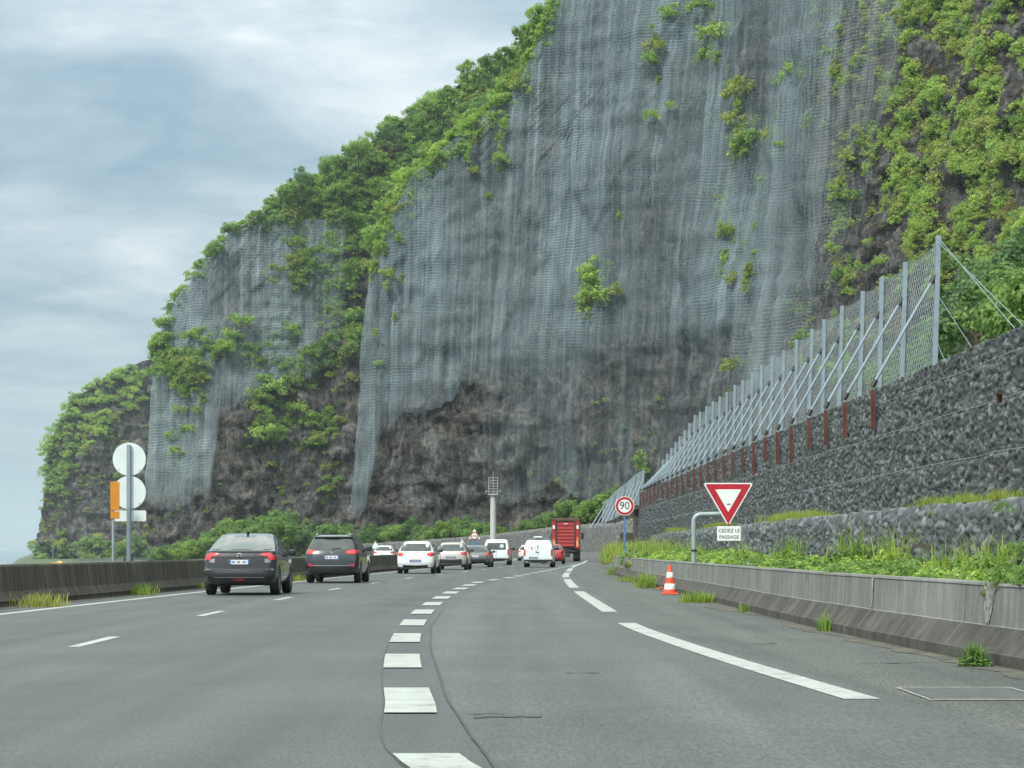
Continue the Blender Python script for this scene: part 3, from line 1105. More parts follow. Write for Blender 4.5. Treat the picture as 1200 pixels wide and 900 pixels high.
def disp_fine(p):
    a = 1.5 * noise.fractal(Vector((p.x * .16, p.y * .16, p.z * .09 + 3)), .8, 2.1, 5)
    rid = abs(noise.noise(Vector((p.x * .3 + 9, p.y * .3, p.z * .08))))
    led = noise.noise(Vector((p.x * .03, p.y * .03, p.z * .33)))
    a += -1.6 * rid + .9 * min(1, max(0, led - .1) * 8)
    # broken blocks of columnar basalt
    for sc_, am in ((.13, 1.5), (.36, .8)):
        q = noise.voronoi(Vector((p.x, p.y, p.z * .6)) * sc_)
        c_ = q[1][0]
        a += am * (noise.cell(c_ * 9.7) - .25 * (q[0][0] * 2))
    return a


class Headland:
    def __init__(s, plan, edge, lean, hmax, nt_, nh, back=120, amp=1.0, h0=-3):
        s.plan = [Vector((x, y, 0)) for x, y in plan]
        s.edge, s.lean = edge, lean
        seg = [(b - a).length for a, b in zip(s.plan[:-1], s.plan[1:])]
        s.cum = np.concatenate([[0], np.cumsum(seg)])
        s.len = float(s.cum[-1])
        s.amp = amp
        hs = np.linspace(h0, hmax, nh)
        nb = 14
        pts, par = [], []
        for h in hs:
            t0 = interp(h, edge)
            row, rp = [], []
            for k in range(nb):
                q = (1 - k / nb)
                pc, n = s.base(t0)
                # the flank turns away behind the corner
                p = pc + n * s.leanv(t0, h) + Vector((.35 * back * q * q, 0, 0)) + Vector((0, back * q, 0)) + Vector((1.5 * math.sin(q * 3), 0, 0))
                p.z = h
                d = disp_big(p) * .6 + disp_fine(p) * amp * .7
                p += Vector((-d * .6, 0, 0))
                row.append(p)
                rp.append((-q, h))
            for k in range(nt_):
                q = k / (nt_ - 1)
                t = lerp(t0, s.len, q)
                row.append(s.point(t, h))
                rp.append((t, h))
            pts.append(row)
            par.append(rp)
        s.nb, s.nh, s.ncol = nb, nh, nb + nt_
        s.V = np.array([[tuple(p) for p in r] for r in pts])
        s.par = np.array(par)
        Y = s.V[..., 1]
        s.px = 600 + s.V[..., 0] * F / Y
        s.py = HZ - (s.V[..., 2] - EYE) * F / Y

    def base(s, t):
        i = min(max(int(np.searchsorted(s.cum, t)) - 1, 0), len(s.plan) - 2)
        q = (t - s.cum[i]) / (s.cum[i + 1] - s.cum[i])
        p = s.plan[i].lerp(s.plan[i + 1], q)

        def nrm(j):
            j = min(max(j, 0), len(s.plan) - 2)
            d = (s.plan[j + 1] - s.plan[j]).normalized()
            return Vector((-d.y, d.x, 0))
        n0 = (nrm(i - 1) + nrm(i)) / 2
        n1 = (nrm(i) + nrm(i + 1)) / 2
        return p, n0.lerp(n1, min(max(q, 0), 1)).normalized()

    def leanv(s, t, h):
        return interp(t, s.lean) * max(h, 0)

    def point(s, t, h, fine=1.0, off=0.0):
        p, n = s.base(t)
        p = p + n * s.leanv(t, h)
        p.z = h
        d = disp_big(p) + (disp_fine(p) * s.amp * fine if fine else 0) + off
        return p - n * d

    def mesh(s, m):
        me_ = np_mesh('cliff', s.V.reshape(-1, 3), grid_faces(s.nh, s.ncol), [m], True)
        return me_

    def locate(s, px, py):
        d = (s.px[:, s.nb:] - px) ** 2 + (s.py[:, s.nb:] - py) ** 2
        i = int(np.argmin(d))
        r_, c_ = divmod(i, s.ncol - s.nb)
        return Vector(s.V[r_, c_ + s.nb]), float(d.flat[i]), s.par[r_, c_ + s.nb]


# main netted face and the green slope that comes forward on the right
sM = 2870 / 470
edgeM = [((HZ - y) / sM + EYE, (x - 600) / sM + 31) for x, y in ((405, 655), (410, 600), (416, 400), (428, 300), (476, 200), (520, 160), (590, 100), (632, 10), (650, -60), (690, -200))]
edgeM = [(h, max(t, 0)) for h, t in edgeM]
HM = Headland([(-31.5, 470), (-12, 466), (8, 464), (28, 452), (42, 428), (50, 395), (53, 345), (49, 275), (43, 210), (37, 155), (33, 110), (31, 60)],
              edgeM, [(0, .13), (62, .12), (95, .16), (125, .3), (220, .5), (460, .5)], 150, 520, 300, back=150)
sN = 2870 / 700
edgeN = [((HZ - y) / sN + EYE, (x - 600) / sN + 107) for x, y in ((166, 660), (166, 430), (176, 385), (196, 345), (230, 306), (265, 272), (292, 256), (345, 216), (400, 182), (440, 158), (480, 134), (540, 100), (640, 40), (760, -40))]
HN = Headland([(-106.5, 700), (-80, 693), (-55, 697), (-36, 690), (0, 700), (60, 720)], [(h, max(t, 0)) for h, t in edgeN],
              [(0, .12), (200, .15)], 165, 200, 190, back=220, amp=1.25, h0=-4)
sL = 2870 / 1200
edgeL = [((HZ - y) / sL + EYE, (x - 600) / sL + 235) for x, y in ((38, 662), (42, 600), (49, 545), (58, 508), (78, 468), (130, 438), (166, 423), (220, 408), (330, 392))]
HL = Headland([(-235, 1200), (-200, 1190), (-165, 1196), (-120, 1190), (-60, 1200)], [(h, max(t, 0)) for h, t in edgeL],
              [(0, .12), (300, .12)], 108, 110, 110, back=300, amp=1.5, h0=-6)
for H in (HM, HN, HL):
    o = link('cliff', H.mesh(M['rock']))
    o['kind'] = 'structure'


# ------------------------------------------------------------------ nets hung over the cliff
def hang_net(H, t0f, t1f, h0f, h1, nt_, nh, label, off=2.0, m=M['net'], fade=0.0, dense=None):
    V_, uv, cov = [], [], []
    for k in range(nt_):
        q = k / (nt_ - 1)
        for j in range(nh):
            g = j / (nh - 1)
            # the lower hem is ragged
            tt = lerp(t0f(8), t1f(25), q)
            hb = h0f(tt)
            h = lerp(hb, h1, g)
            t = lerp(t0f(h), t1f(h), q)
            fold = .9 * noise.noise(Vector((t * .22, h * .006, 3))) + .5 * noise.noise(Vector((t * .7, h * .015, 8)))
            p = H.point(t, h, fine=.35, off=off + fold)
            V_.append(tuple(p))
            uv.append((t, h))
            hd = (dense(tt) if dense else hb) + .8 * jag(tt, 9)
            c = min(1.0, (.28 if tt > 30 else .08) + .8 * max(0, (h - hd) / 7 + .15))
            if fade:
                c *= min(1, max(0, (1 - q) / fade + .5 * noise.noise(Vector((h * .15, t * .1, 6))))) ** .7
            c *= .8 + .5 * noise.noise(Vector((t * .06, h * .04, 5)))
            cov.append(min(1, max(.02, c)))
    me_ = np_mesh('cliff_net', np.array(V_), grid_faces(nt_, nh), [m], True)
    set_uv(me_, uv)
    a = me_.attributes.new('cover', 'FLOAT', 'POINT')
    a.data.foreach_set('value', np.array(cov, dtype=np.float32))
    o_ = link('cliff_net', me_)
    tag(o_, label, 'net')
    return o_


def hM(px, py):
    return HM.locate(px, py)[2]


jag = lambda t, k: 3.0 * noise.noise(Vector((t * .25, k, 0))) + 2.0 * noise.noise(Vector((t * .8, k, 4)))
edge_t = lambda h: interp(h, edgeM)
hemM = [(0, 5), (3, 7), (5, 24), (9, 26), (14, 27), (18, 29), (25, 33), (27, 14), (30, 9), (36, 10), (42, 14), (48, 9), (52, 6), (56, 10), (64, 12), (70, 20), (78, 24), (90, 30), (110, 40)]
tR = hM(1000, 250)[0]
hang_net(HM, lambda h: edge_t(h) + .1, lambda h: tR - 2 + 3 * noise.noise(Vector((0, h * .05, 2))), lambda t: max(3, interp(t, hemM) + jag(t, 1)), 148, 240, 110,
         'huge grey wire net hanging over the tall main cliff face', fade=.2, dense=lambda t: interp(t, [(0, 2), (2.5, 4), (5, 24), (11, 26), (18, 27), (21, 29.5), (24.5, 33), (39, 33.5), (47, 34.5), (57, 38), (70, 40), (110, 46)]))
tA, tB = hM(962, 300)[0], hM(1062, 60)[0]
hang_net(HM, lambda h: tA - 16, lambda h: interp(h, [(20, tA + 6), (60, tA + 14), (110, tB + 3)]), lambda t: 30 + jag(t, 3), 148, 50, 60,
         'narrow loose wire net strip beside the green slope on the right of the cliff', off=1.2, fade=.3, m=m_net('loose_net', .6, .12, (0.25, 0.28, 0.295), .35))
hN = lambda px, py: HN.locate(px, py)[2]
netn = m_net('far_net', .8, .38, (0.24, 0.29, 0.315), .28)
tn1 = 60
hang_net(HN, lambda h: interp(h, edgeN) + .2, lambda h: tn1, lambda t: interp(t, [(0, 14), (10, 12), (22, 16), (24, 40), (34, 44), (48, 50), (60, 62)]) + jag(t, 5), 96, 110, 60,
         'grey wire net draped over the middle headland left of the main cliff', m=netn, fade=.25)


# ------------------------------------------------------------------ foliage
def leaves(n, cl, rad, leaf, seed, flat=.35, up=.25, fill=.5, asp=1.6, cmin=.22, cmax=.5):
    """leaf-sized diamonds in clumps through an ellipsoid; returns (V, Q)"""
    g = np.random.default_rng(seed)
    d = g.normal(size=(cl, 3))
    d /= np.linalg.norm(d, axis=1)[:, None]
    d[:, 2] = np.abs(d[:, 2]) * 1.0 - .25
    r_ = g.uniform(fill, 1.0, size=(cl, 1)) ** .6
    cen = d * r_ * np.array(rad)
    cr_ = g.uniform(cmin, cmax, size=cl) * min(rad)
    per = n // cl
    dd = g.normal(size=(cl, per, 3))
    dd /= np.linalg.norm(dd, axis=2)[..., None]
    rr = g.uniform(.35, 1, size=(cl, per, 1)) ** .5
    p = (cen[:, None, :] + dd * rr * cr_[:, None, None] * np.array([1, 1, .75])).reshape(-1, 3)
    nrm = (dd + g.normal(scale=.38, size=dd.shape) + np.array([0, -.3, up + .15])).reshape(-1, 3)
    nrm /= np.linalg.norm(nrm, axis=1)[:, None]
    ref = g.normal(size=nrm.shape)
    a = np.cross(nrm, ref)
    a /= np.linalg.norm(a, axis=1)[:, None]
    b = np.cross(nrm, a)
    sz = leaf * g.uniform(.6, 1.35, size=(len(p), 1))
    V_ = np.stack([p - a * sz * asp * .5, p + b * sz * .4 - a * sz * .05, p + a * sz * asp * .5 + nrm * sz * -.15, p - b * sz * .4 - a * sz * .05], 1).reshape(-1, 3)
    Q_ = np.arange(len(p) * 4).reshape(-1, 4)
    return V_, Q_


def blades(n, spread, hgt, wid, seed, droop=.5, plant=None):
    g = np.random.default_rng(seed)
    base = np.zeros((n, 3))
    base[:, :2] = g.normal(scale=.5, size=(n, 2)) * np.array(spread)
    if plant is not None:
        base += plant
    an = g.uniform(0, 2 * np.pi, n)
    tilt = g.uniform(.05, 1.0, n) * droop
    hh = hgt * g.uniform(.45, 1.15, n)
    dirv = np.stack([np.cos(an), np.sin(an), np.zeros(n)], 1)
    side = np.stack([-np.sin(an), np.cos(an), np.zeros(n)], 1) * wid
    up = np.array([0, 0, 1.0])
    m1 = base + dirv * (tilt * hh * .35)[:, None] + up * (hh * .62)[:, None]
    tip = base + dirv * (tilt * hh * 1.0)[:, None] + up * (hh * (1 - .35 * tilt))[:, None]
    V_ = np.stack([base - side, base + side, m1 + side * .75, m1 - side * .75, tip + side * .1, tip - side * .1], 1).reshape(-1, 3)
    k = np.arange(n)[:, None] * 6
    Q_ = np.concatenate([k + np.array([0, 1, 2, 3]), k + np.array([3, 2, 4, 5])], 0)
    return V_, Q_


class Cloud:
    """joins many transformed clumps into one mesh"""

    def __init__(s):
        s.V, s.Q, s.mi, s.n = [], [], [], 0

    def add(s, V_, Q_, loc=(0, 0, 0), sc=1.0, rz=0.0, mi=0, zs=1.0):
        c, n = math.cos(rz), math.sin(rz)
        W = V_ * np.array([sc, sc, sc * zs])
        W = np.stack([W[:, 0] * c - W[:, 1] * n, W[:, 0] * n + W[:, 1] * c, W[:, 2]], 1) + np.array(loc)
        s.V.append(W)
        s.Q.append(Q_ + s.n)
        s.mi.append(np.full(len(Q_), mi))
        s.n += len(W)

    def mesh(s, name, mats):
        return np_mesh(name, np.concatenate(s.V), np.concatenate(s.Q), mats, False, np.concatenate(s.mi))


LV = [M['leaf_a'], M['leaf_b'], M['leaf_c'], M['leaf_y'], M['leaf_r']]
SHR = [leaves(760, 26, (1.05, 1.05, .95), .105, 100 + i, fill=.25, cmin=.16, cmax=.42) for i in range(6)]
SHR_S = [leaves(300, 15, (1.05, 1.05, .95), .14, 115 + i, fill=.25, cmin=.16, cmax=.42) for i in range(5)]
HANG = [leaves(420, 18, (.6, .6, 1.5), .12, 130 + i, fill=.2, cmin=.25, cmax=.6) for i in range(4)]


def inside(px, py, poly):
    c = False
    n = len(poly)
    for i in range(n):
        x0, y0 = poly[i]
        x1, y1 = poly[i - 1]
        if (y0 > py) != (y1 > py) and px < (x1 - x0) * (py - y0) / (y1 - y0 + 1e-9) + x0:
            c = not c
    return c


def scatter(H, cloud, poly, n, smin, smax, weights, hang=0.0, zoff=.2, seed=1, clump=.0, out=0.0):
    g = random.Random(seed)
    xs = [p[0] for p in poly]
    ys_ = [p[1] for p in poly]
    k = 0
    tries = 0
    while k < n and tries < n * 40:
        tries += 1
        px, py = g.uniform(min(xs), max(xs)), g.uniform(min(ys_), max(ys_))
        if not inside(px, py, poly):
            continue
        if clump and noise.noise(Vector((px * .03, py * .02, seed))) < g.uniform(-.5, .5) * clump:
            continue
        p, d, _ = H.locate(px, py)
        sc = g.uniform(smin, smax)
        src = g.choice(HANG) if g.random() < hang else g.choice(SHR if sc > 1.7 else SHR_S)
        mi = g.choices(range(5), weights)[0]
        cloud.add(*src, loc=(p.x, p.y - .25 * sc - out, p.z + zoff * sc), sc=sc, rz=g.uniform(0, 6.28), mi=mi, zs=g.uniform(.75, 1.1))
        k += 1


def stuff(cloud, name, label, cat='vegetation'):
    o_ = link(name, cloud.mesh(name, LV))
    tag(o_, label, cat, kind='stuff')
    return o_


# middle headland
cN = Cloud()
scatter(HN, cN, [(166, 440), (176, 385), (230, 306), (292, 256), (400, 182), (480, 134), (500, 170), (470, 230), (430, 300), (415, 330), (330, 290), (290, 268), (240, 318), (200, 370), (178, 440)], 400, 1.3, 3.6, (5, 4, 1, 1, 0), seed=3)
scatter(HN, cN, [(330, 215), (480, 134), (480, 200), (430, 300), (416, 420), (395, 440), (340, 400), (310, 330), (300, 270)], 250, 1.4, 3.8, (4, 5, 1, 2, 0), seed=4, clump=.4)
scatter(HN, cN, [(285, 400), (335, 380), (395, 400), (385, 520), (330, 545), (298, 480)], 150, 1.4, 3.6, (4, 4, 2, 2, 0), seed=5, clump=.6)
scatter(HN, cN, [(168, 400), (250, 390), (300, 375), (290, 400), (245, 430), (235, 480), (215, 545), (205, 540), (200, 470), (170, 430)], 120, 1.4, 3.2, (6, 2, 0, 2, 0), .2, seed=6, clump=.4, out=3.2)
scatter(HN, cN, [(170, 450), (410, 450), (410, 640), (170, 640)], 120, .7, 1.7, (3, 2, 1, 4, 1), .3, seed=7, clump=.8)
scatter(HN, cN, [(370, 360), (418, 330), (412, 560), (375, 600)], 60, .8, 2.2, (4, 2, 1, 3, 0), .3, seed=8, clump=.5)
scatter(HN, cN, [(478, 134), (540, 100), (640, 40), (640, 90), (560, 140), (490, 200)], 190, 1.8, 4.0, (6, 4, 1, 2, 0), seed=9)
stuff(cN, 'hillside_vegetation', 'mixed green scrub covering the middle headland left of the main cliff')
# far headland
cL = Cloud()
scatter(HL, cL, [(46, 580), (50, 545), (60, 508), (80, 468), (130, 438), (170, 424), (172, 470), (130, 500), (95, 540), (70, 585)], 130, 2.0, 5.0, (4, 4, 2, 1, 0), seed=13)
scatter(HL, cL, [(45, 560), (170, 480), (230, 620), (50, 655)], 170, .9, 2.4, (2, 2, 1, 5, 1), .2, seed=14, clump=.5)
scatter(HL, cL, [(38, 640), (180, 630), (180, 660), (38, 662)], 90, 2, 4.5, (1, 3, 3, 1, 0), seed=15)
stuff(cL, 'hillside_vegetation', 'patchy green scrub on the farthest headland behind the round sign backs')
# brow of the main face
cB = Cloud()
scatter(HM, cB, [(470, 205), (520, 150), (590, 95), (632, 8), (650, -20), (690, -30), (650, 20), (620, 100), (590, 150), (530, 190), (500, 235), (450, 300), (424, 340)], 250, .9, 2.6, (6, 3, 1, 2, 0), .15, seed=21)
for k in range(170):
    h = random.uniform(62, 108)
    t = interp(h, edgeM)
    p = HM.point(t, h, 1)
    sc = random.uniform(1.2, 3.0)
    cB.add(*random.choice(SHR), loc=(p.x - random.uniform(-1.0, 3.2), p.y + random.uniform(0, 9), p.z + random.uniform(-1.5, 1.4)), sc=sc, rz=random.uniform(0, 6), mi=random.choices(range(5), (6, 4, 1, 1, 0))[0])
stuff(cB, 'hillside_vegetation', 'bright green scrub along the upper left brow of the main netted cliff')
# green slope on the right
cR = Cloud()
scatter(HM, cR, [(1010, -20), (1220, -20), (1220, 420), (1110, 300), (1060, 330), (1040, 250), (1055, 150), (1020, 90)], 1150, .8, 2.3, (6, 4, 1, 6, .8), .6, seed=31, clump=.3)
scatter(HM, cR, [(1120, 150), (1220, 100), (1220, 400), (1100, 380), (1060, 330)], 560, .7, 2.0, (5, 4, 1, 5, .4), .45, seed=32, clump=.3)
scatter(HM, cR, [(955, -10), (1040, -10), (1045, 120), (1030, 300), (985, 360), (965, 200)], 210, .7, 2.0, (4, 4, 2, 4, 1), .7, seed=33, clump=.8)
scatter(HM, cR, [(930, 330), (1060, 300), (1080, 380), (980, 440), (900, 430)], 130, .7, 1.7, (3, 4, 3, 2, 2), .2, seed=34, clump=.5)
scatter(HM, cR, [(620, 480), (900, 440), (860, 560), (620, 600)], 60, .5, 1.1, (3, 3, 3, 2, 1), .5, seed=35, clump=.9)
scatter(HM, cR, [(1225, -250), (1900, -250), (1900, 480), (1225, 420)], 420, 1.0, 2.6, (5, 5, 1, 5, 1), .4, seed=37, clump=.3)
stuff(cR, 'hillside_vegetation', 'dense green scrub covering the slope on the right above the mesh fence')

# shrubs that grow through the net, one object each
SH = [np_mesh('cliff_shrub', V_, Q_, [mm], False) for (V_, Q_), mm in zip([SHR[0], SHR[1], HANG[0], HANG[1], SHR[2], HANG[2]], [M['leaf_a'], M['leaf_b'], M['leaf_a'], M['leaf_y'], M['leaf_y'], M['leaf_b']])]


def shrub(H, px, py, size, mesh, label, group=None, out=3.3):
    p, d, par = H.locate(px, py)
    o_ = link('cliff_shrub', mesh)
    o_.location = (p.x, p.y - out, p.z)
    size *= 1.3
    o_.scale = (size, size, size * random.uniform(.9, 1.2))
    o_.rotation_euler = (0, 0, random.uniform(0, 6.28))
    tag(o_, label, 'shrub', group)
    return o_


for px, py, s, k, lab in ((692, 335, 3.4, 2, 'large hanging green shrub alone in the centre of the netted cliff'), (700, 352, 2.6, 0, None), (683, 362, 2.2, 2, None), (712, 318, 1.8, 3, None), (720, 345, 1.6, 3, None),
                          (862, 110, 2.8, 4, 'tall yellow green shrub on the net near the top right of the cliff'), (868, 145, 2.8, 4, None), (866, 180, 3.0, 3, None), (875, 165, 2.3, 1, None), (908, 160, 2.2, 4, None), (929, 92, 3.0, 1, 'round dark green shrub high on the right part of the net'),
                          (835, 45, 2.8, 0, 'bright green shrub on the net at the very top of the cliff'), (820, 12, 2.6, 1, None), (828, 70, 1.9, 1, None), (786, 20, 2.0, 1, None), (765, 60, 1.8, 4, None), (757, 70, 1.6, 1, None), (765, 140, 1.3, 0, None), (788, 128, .9, 0, None), (770, 102, 1.0, 3, None),
                          (842, 240, 2.0, 3, None), (851, 275, 1.8, 4, None), (860, 330, 1.9, 4, None), (848, 310, 1.6, 5, None), (870, 285, 1.7, 3, None), (880, 320, 1.6, 3, None), (890, 220, 1.5, 5, None), (829, 150, 1.4, 5, None), (905, 40, 1.6, 3, None), (945, 150, 1.6, 5, None),
                          (587, 192, 1.3, 0, None), (585, 205, 1.0, 2, None), (571, 235, .8, 2, None), (555, 205, 1.2, 4, None), (456, 322, 1.5, 4, None), (455, 340, 1.1, 3, None), (471, 330, 1.0, 3, None), (462, 375, .9, 3, None), (440, 395, 1.0, 3, None), (443, 428, .8, 0, None), (436, 310, 1.0, 0, None), (468, 282, 1.1, 2, None), (512, 180, 1.2, 1, None),
                          (722, 255, .9, 2, None), (620, 110, .8, 2, None), (855, 432, 2.2, 4, 'yellow green shrub on the lower right rock face just above the fence'), (938, 395, 1.5, 1, None), (750, 545, 2.0, 5, None)):
    shrub(HM, px, py, s, SH[k], lab or 'small green shrub sprouting through the grey net on the main cliff', None if lab else 'shrubs sprouting through the main net')
for k, (px, py) in enumerate([(852 + 9 * math.sin(i * 1.7) + i * .8, 92 + i * 7.5) for i in range(15)] + [(843 + 8 * math.sin(i * 2.1) + i * 1.2, 225 + i * 9) for i in range(12)] + [(878 + 7 * math.sin(i * 1.3), 250 + i * 10) for i in range(10)] + [(694 + 6 * math.sin(i * 2.3) - i * .6, 312 + i * 8) for i in range(9)] + [(838 + 5 * math.sin(i * 2), 10 + i * 9) for i in range(8)] + [(908 + 4 * math.sin(i * 2), 130 + i * 11) for i in range(6)] + [(764 + 5 * math.sin(i * 3), 40 + i * 9) for i in range(5)] + [(431 + 4 * math.sin(i * 2), 285 + i * 9) for i in range(6)] + [(447 + 3 * math.sin(i * 2), 262 + i * 9) for i in range(5)] + [(551 + 4 * math.sin(i * 2), 135 + i * 9) for i in range(7)] + [(588 + 4 * math.sin(i * 2), 150 + i * 10) for i in range(6)] + [(506 + 4 * math.sin(i * 2), 180 + i * 9) for i in range(4)]):
    shrub(HM, px, py, random.uniform(.7, 1.35), SH[random.choice((2, 3, 5, 2, 0))], 'small green shrub sprouting through the grey net on the main cliff', 'shrubs sprouting through the main net')
for px, py, s, k in ((235, 420, 2.6, 0), (222, 412, 2.6, 1), (285, 378, 3.0, 0), (270, 395, 2.2, 0), (212, 480, 2.0, 0), (225, 505, 2.4, 0), (240, 470, 1.8, 3), (213, 545, 1.4, 2), (345, 430, 3.6, 1), (322, 455, 3.6, 1), (352, 480, 3.0, 0), (310, 510, 3.2, 0)):
    shrub(HN, px, py, s, SH[k], 'green shrub clinging to the netted middle headland', 'shrubs on the middle headland')

# trees: trunk, limbs and crown
def tree_meshes(seed, hgt, rad, leafm, n=1500, leaf=.22, thin=False):
    g = random.Random(seed)
    mb_ = MB()
    lean = Vector((g.uniform(-.1, .1), g.uniform(-.1, .1), 0)) * hgt
    top = Vector((0, 0, hgt * .72)) + lean
    mb_.tube([(0, 0, -.5), lean * .3 + Vector((0, 0, hgt * .3)), lean * .7 + Vector((0, 0, hgt * .55)), top], [.022 * hgt, .017 * hgt, .011 * hgt, .004 * hgt], 7)
    for k in range(6):
        a = g.uniform(0, 6.28)
        z = hgt * g.uniform(.3, .6)
        s_ = lean * (z / hgt) + Vector((0, 0, z))
        e = s_ + Vector((math.cos(a) * rad * .7, math.sin(a) * rad * .7, hgt * g.uniform(.1, .25)))
        mb_.tube([s_, s_.lerp(e, .5) + Vector((0, 0, .05 * hgt)), e], [.009 * hgt, .006 * hgt, .002 * hgt], 5)
    V_, Q_ = leaves(n, 22 if not thin else 14, (rad, rad, hgt * .42), leaf, seed + 500, fill=.35)
    V_ = V_ + np.array([lean.x * .8, lean.y * .8, hgt * .6])
    V2, Q2 = leaves(n // 3, 9, (rad * .9, rad * .9, hgt * .22), leaf, seed + 700, fill=.4)
    V2 = V2 + np.array([0, 0, hgt * .26])
    cl_ = Cloud()
    cl_.add(V_, Q_)
    cl_.add(V2, Q2)
    return mb_, cl_.mesh('crown', [leafm])


PROTO = []
for i, (h, r_, m_, lf) in enumerate(((6, 2.4, 'tree_b', .3), (7, 2.6, 'tree_c', .3), (5, 2.6, 'tree_a', .28), (6.5, 2.2, 'tree_c', .26), (4.5, 2.4, 'tree_b', .28), (5.5, 2.4, 'tree_a', .3))):
    mb_, crown = tree_meshes(40 + i, h, r_, M[m_], 2300, lf * .72)
    tr = mb_.build('trunk', M['bark'])
    PROTO.append((tr.data, crown, h))
    bpy.data.objects.remove(tr)


def tree(k, loc, sc, label, group, name='tree', cat='tree'):
    o_ = empty(name, loc, random.uniform(0, 6.28))
    o_.scale = (sc, sc, sc * random.uniform(.85, 1.15))
    link('trunk', PROTO[k][0], o_)
    link('crown', PROTO[k][1], o_)
    tag(o_, label, cat, group)
    return o_


g = random.Random(5)
# row of bushes behind the far wall, at the foot of the main face
for px in range(415, 735, 7):
    Y = interp(px, [(400, 446), (440, 433), (560, 390), (640, 350), (735, 318)]) + g.uniform(1, 14)
    py_top = g.choice((0, 0, 6, 12)) + interp(px, [(415, 606), (450, 602), (500, 600), (545, 592), (580, 604), (610, 608), (640, 590), (665, 575), (690, 565), (735, 556)]) + g.uniform(-2, 12)
    zb = interp(px, [(415, 0), (600, .5), (680, 4), (735, 6)])
    h = max(3, EYE + (HZ - py_top) * Y / F - zb)
    k = g.choice((0, 1, 1, 3, 4, 2) if px < 640 else (0, 1, 4, 2, 5))
    tree(k, ((px - 600) * Y / F, Y, zb), h / PROTO[k][2] * g.uniform(.75, .95), 'leafy green tree in the row along the cliff foot above the long gabion wall', 'trees along the cliff foot')
for px in list(range(182, 425, 8)):
    Y = interp(px, [(175, 520), (240, 560), (420, 600)]) + g.uniform(-25, 25)
    py_top = interp(px, [(175, 640), (185, 628), (210, 620), (255, 612), (290, 590), (320, 588), (345, 608), (380, 596), (400, 600), (425, 606)]) + g.uniform(-3, 10)
    zb = -3.5
    h = max(3, EYE + (HZ - py_top) * Y / F - zb)
    k = g.choice((0, 4, 2, 5, 3, 0) if px < 300 else (0, 1, 3, 4, 2))
    tree(k, ((px - 600) * Y / F, Y, zb), h / PROTO[k][2] * g.uniform(.72, .92), 'green tree in the thicket behind the left barrier and the two dark cars', 'trees behind the left barrier')
# darker bushes on the bank right behind the fence
for px, py, Y, s in ((1120, 395, 105, .8), (1150, 370, 100, .8), (1180, 350, 95, .8), (1210, 360, 88, .8), (1190, 300, 120, .9), (1150, 300, 130, .8), (1215, 270, 125, .9), (1085, 400, 125, .7), (1050, 420, 140, .7), (1010, 440, 150, .65)):
    k = g.choice((0, 1, 3))
    p = P(px, py, Y)
    tree(k, (p.x, Y, p.z - PROTO[k][2] * s * .75), s, 'dark green bushy tree on the bank right behind the mesh fence', 'trees behind the mesh fence')
# trees standing out on the skyline
for px, py, Y, s, lab in ((458, 150, 690, 1.5, 'dark crowned tree standing out on the skyline of the middle headland'), (352, 208, 700, 1.2, 'small wind bent tree on the skyline left of the dark crowned tree'), (496, 140, 560, 1.1, None), (548, 80, 480, .9, None), (590, 60, 480, 1.0, None), (612, 36, 480, .9, None), (632, 12, 480, .9, None), (524, 105, 520, .9, None), (420, 176, 690, 1.3, None), (385, 196, 690, 1.2, None), (300, 250, 700, 1.2, None), (250, 285, 700, 1.2, None), (572, 68, 480, .8, None)):
    p = P(px, py, Y)
    k = 1 if lab else g.choice((0, 2, 5))
    tree(k, (p.x, Y, p.z - PROTO[k][2] * s * .72), s, lab or 'green tree on the skyline of the cliff', None if lab else 'skyline trees')

# ------------------------------------------------------------------ weeds on the verge
WD = [leaves(190, 11, (.34, .34, .32), .058, 300 + i, up=.7, asp=1.5) for i in range(5)]
GR = [blades(80, (.32, .32), .6, .008, 320 + i, 1.1) for i in range(4)]
cW = Cloud()
for k in range(1900):
    y = 17 + 130 * random.random() ** 1.6
    bx = (fBR(y) if y < 114 else interp(y, [(114, 4.9), (150, 6.8)])) + .5
    q = random.random()
    x = lerp(bx, LGX - .1, q)
    z = lerp(.54, .56, q)
    nn = noise.noise(Vector((x * .5, y * .22, 0)))
    if noise.noise(Vector((x * .9, y * .3, 8))) > .22:
        continue      # bare gravel
    far = 1 + max(0, (y - 60) / 60)
    if nn + random.uniform(-.35, .35) > -.22:
        cW.add(*random.choice(WD), loc=(x, y, z + .1), sc=random.uniform(.6, 1.3) * (.75 + .25 * q) * min(far, 1.5), rz=random.uniform(0, 6), mi=random.choices((0, 1, 4), (6, 4, .5))[0], zs=random.uniform(.8, 1.3))
    else:
        cW.add(*random.choice(GR), loc=(x, y, z - .05), sc=random.uniform(.4, .85) * (.7 + .3 * q) * (1.0 if random.random() > .08 else 1.4) * min(far, 1.4), rz=random.uniform(0, 6), mi=random.choices((2, 3), (5, 3))[0])
for k in range(260):        # around the foot of the 90 sign
    y = random.uniform(95, 150)
    x = lerp(4.9, 7.5, random.random()) + max(0, (y - 120) * .03)
    cW.add(*random.choice(GR + WD), loc=(x, y, .6), sc=random.uniform(.9, 1.9), rz=random.uniform(0, 6), mi=random.choice((0, 2, 3)))
o = link('roadside_weeds', cW.mesh('roadside_weeds', [M['weed'], M['leaf_a'], M['grass'], M['grass_y'], M['leaf_r']]))
tag(o, 'bright green weeds and grass filling the strip between barrier and low gabion wall', 'weeds', kind='stuff')
BUSHM = [leaves(420, 20, (.55, .75, .5), .085, 360 + i, up=.6, asp=1.5, fill=.2, cmin=.3, cmax=.6) for i in range(3)]
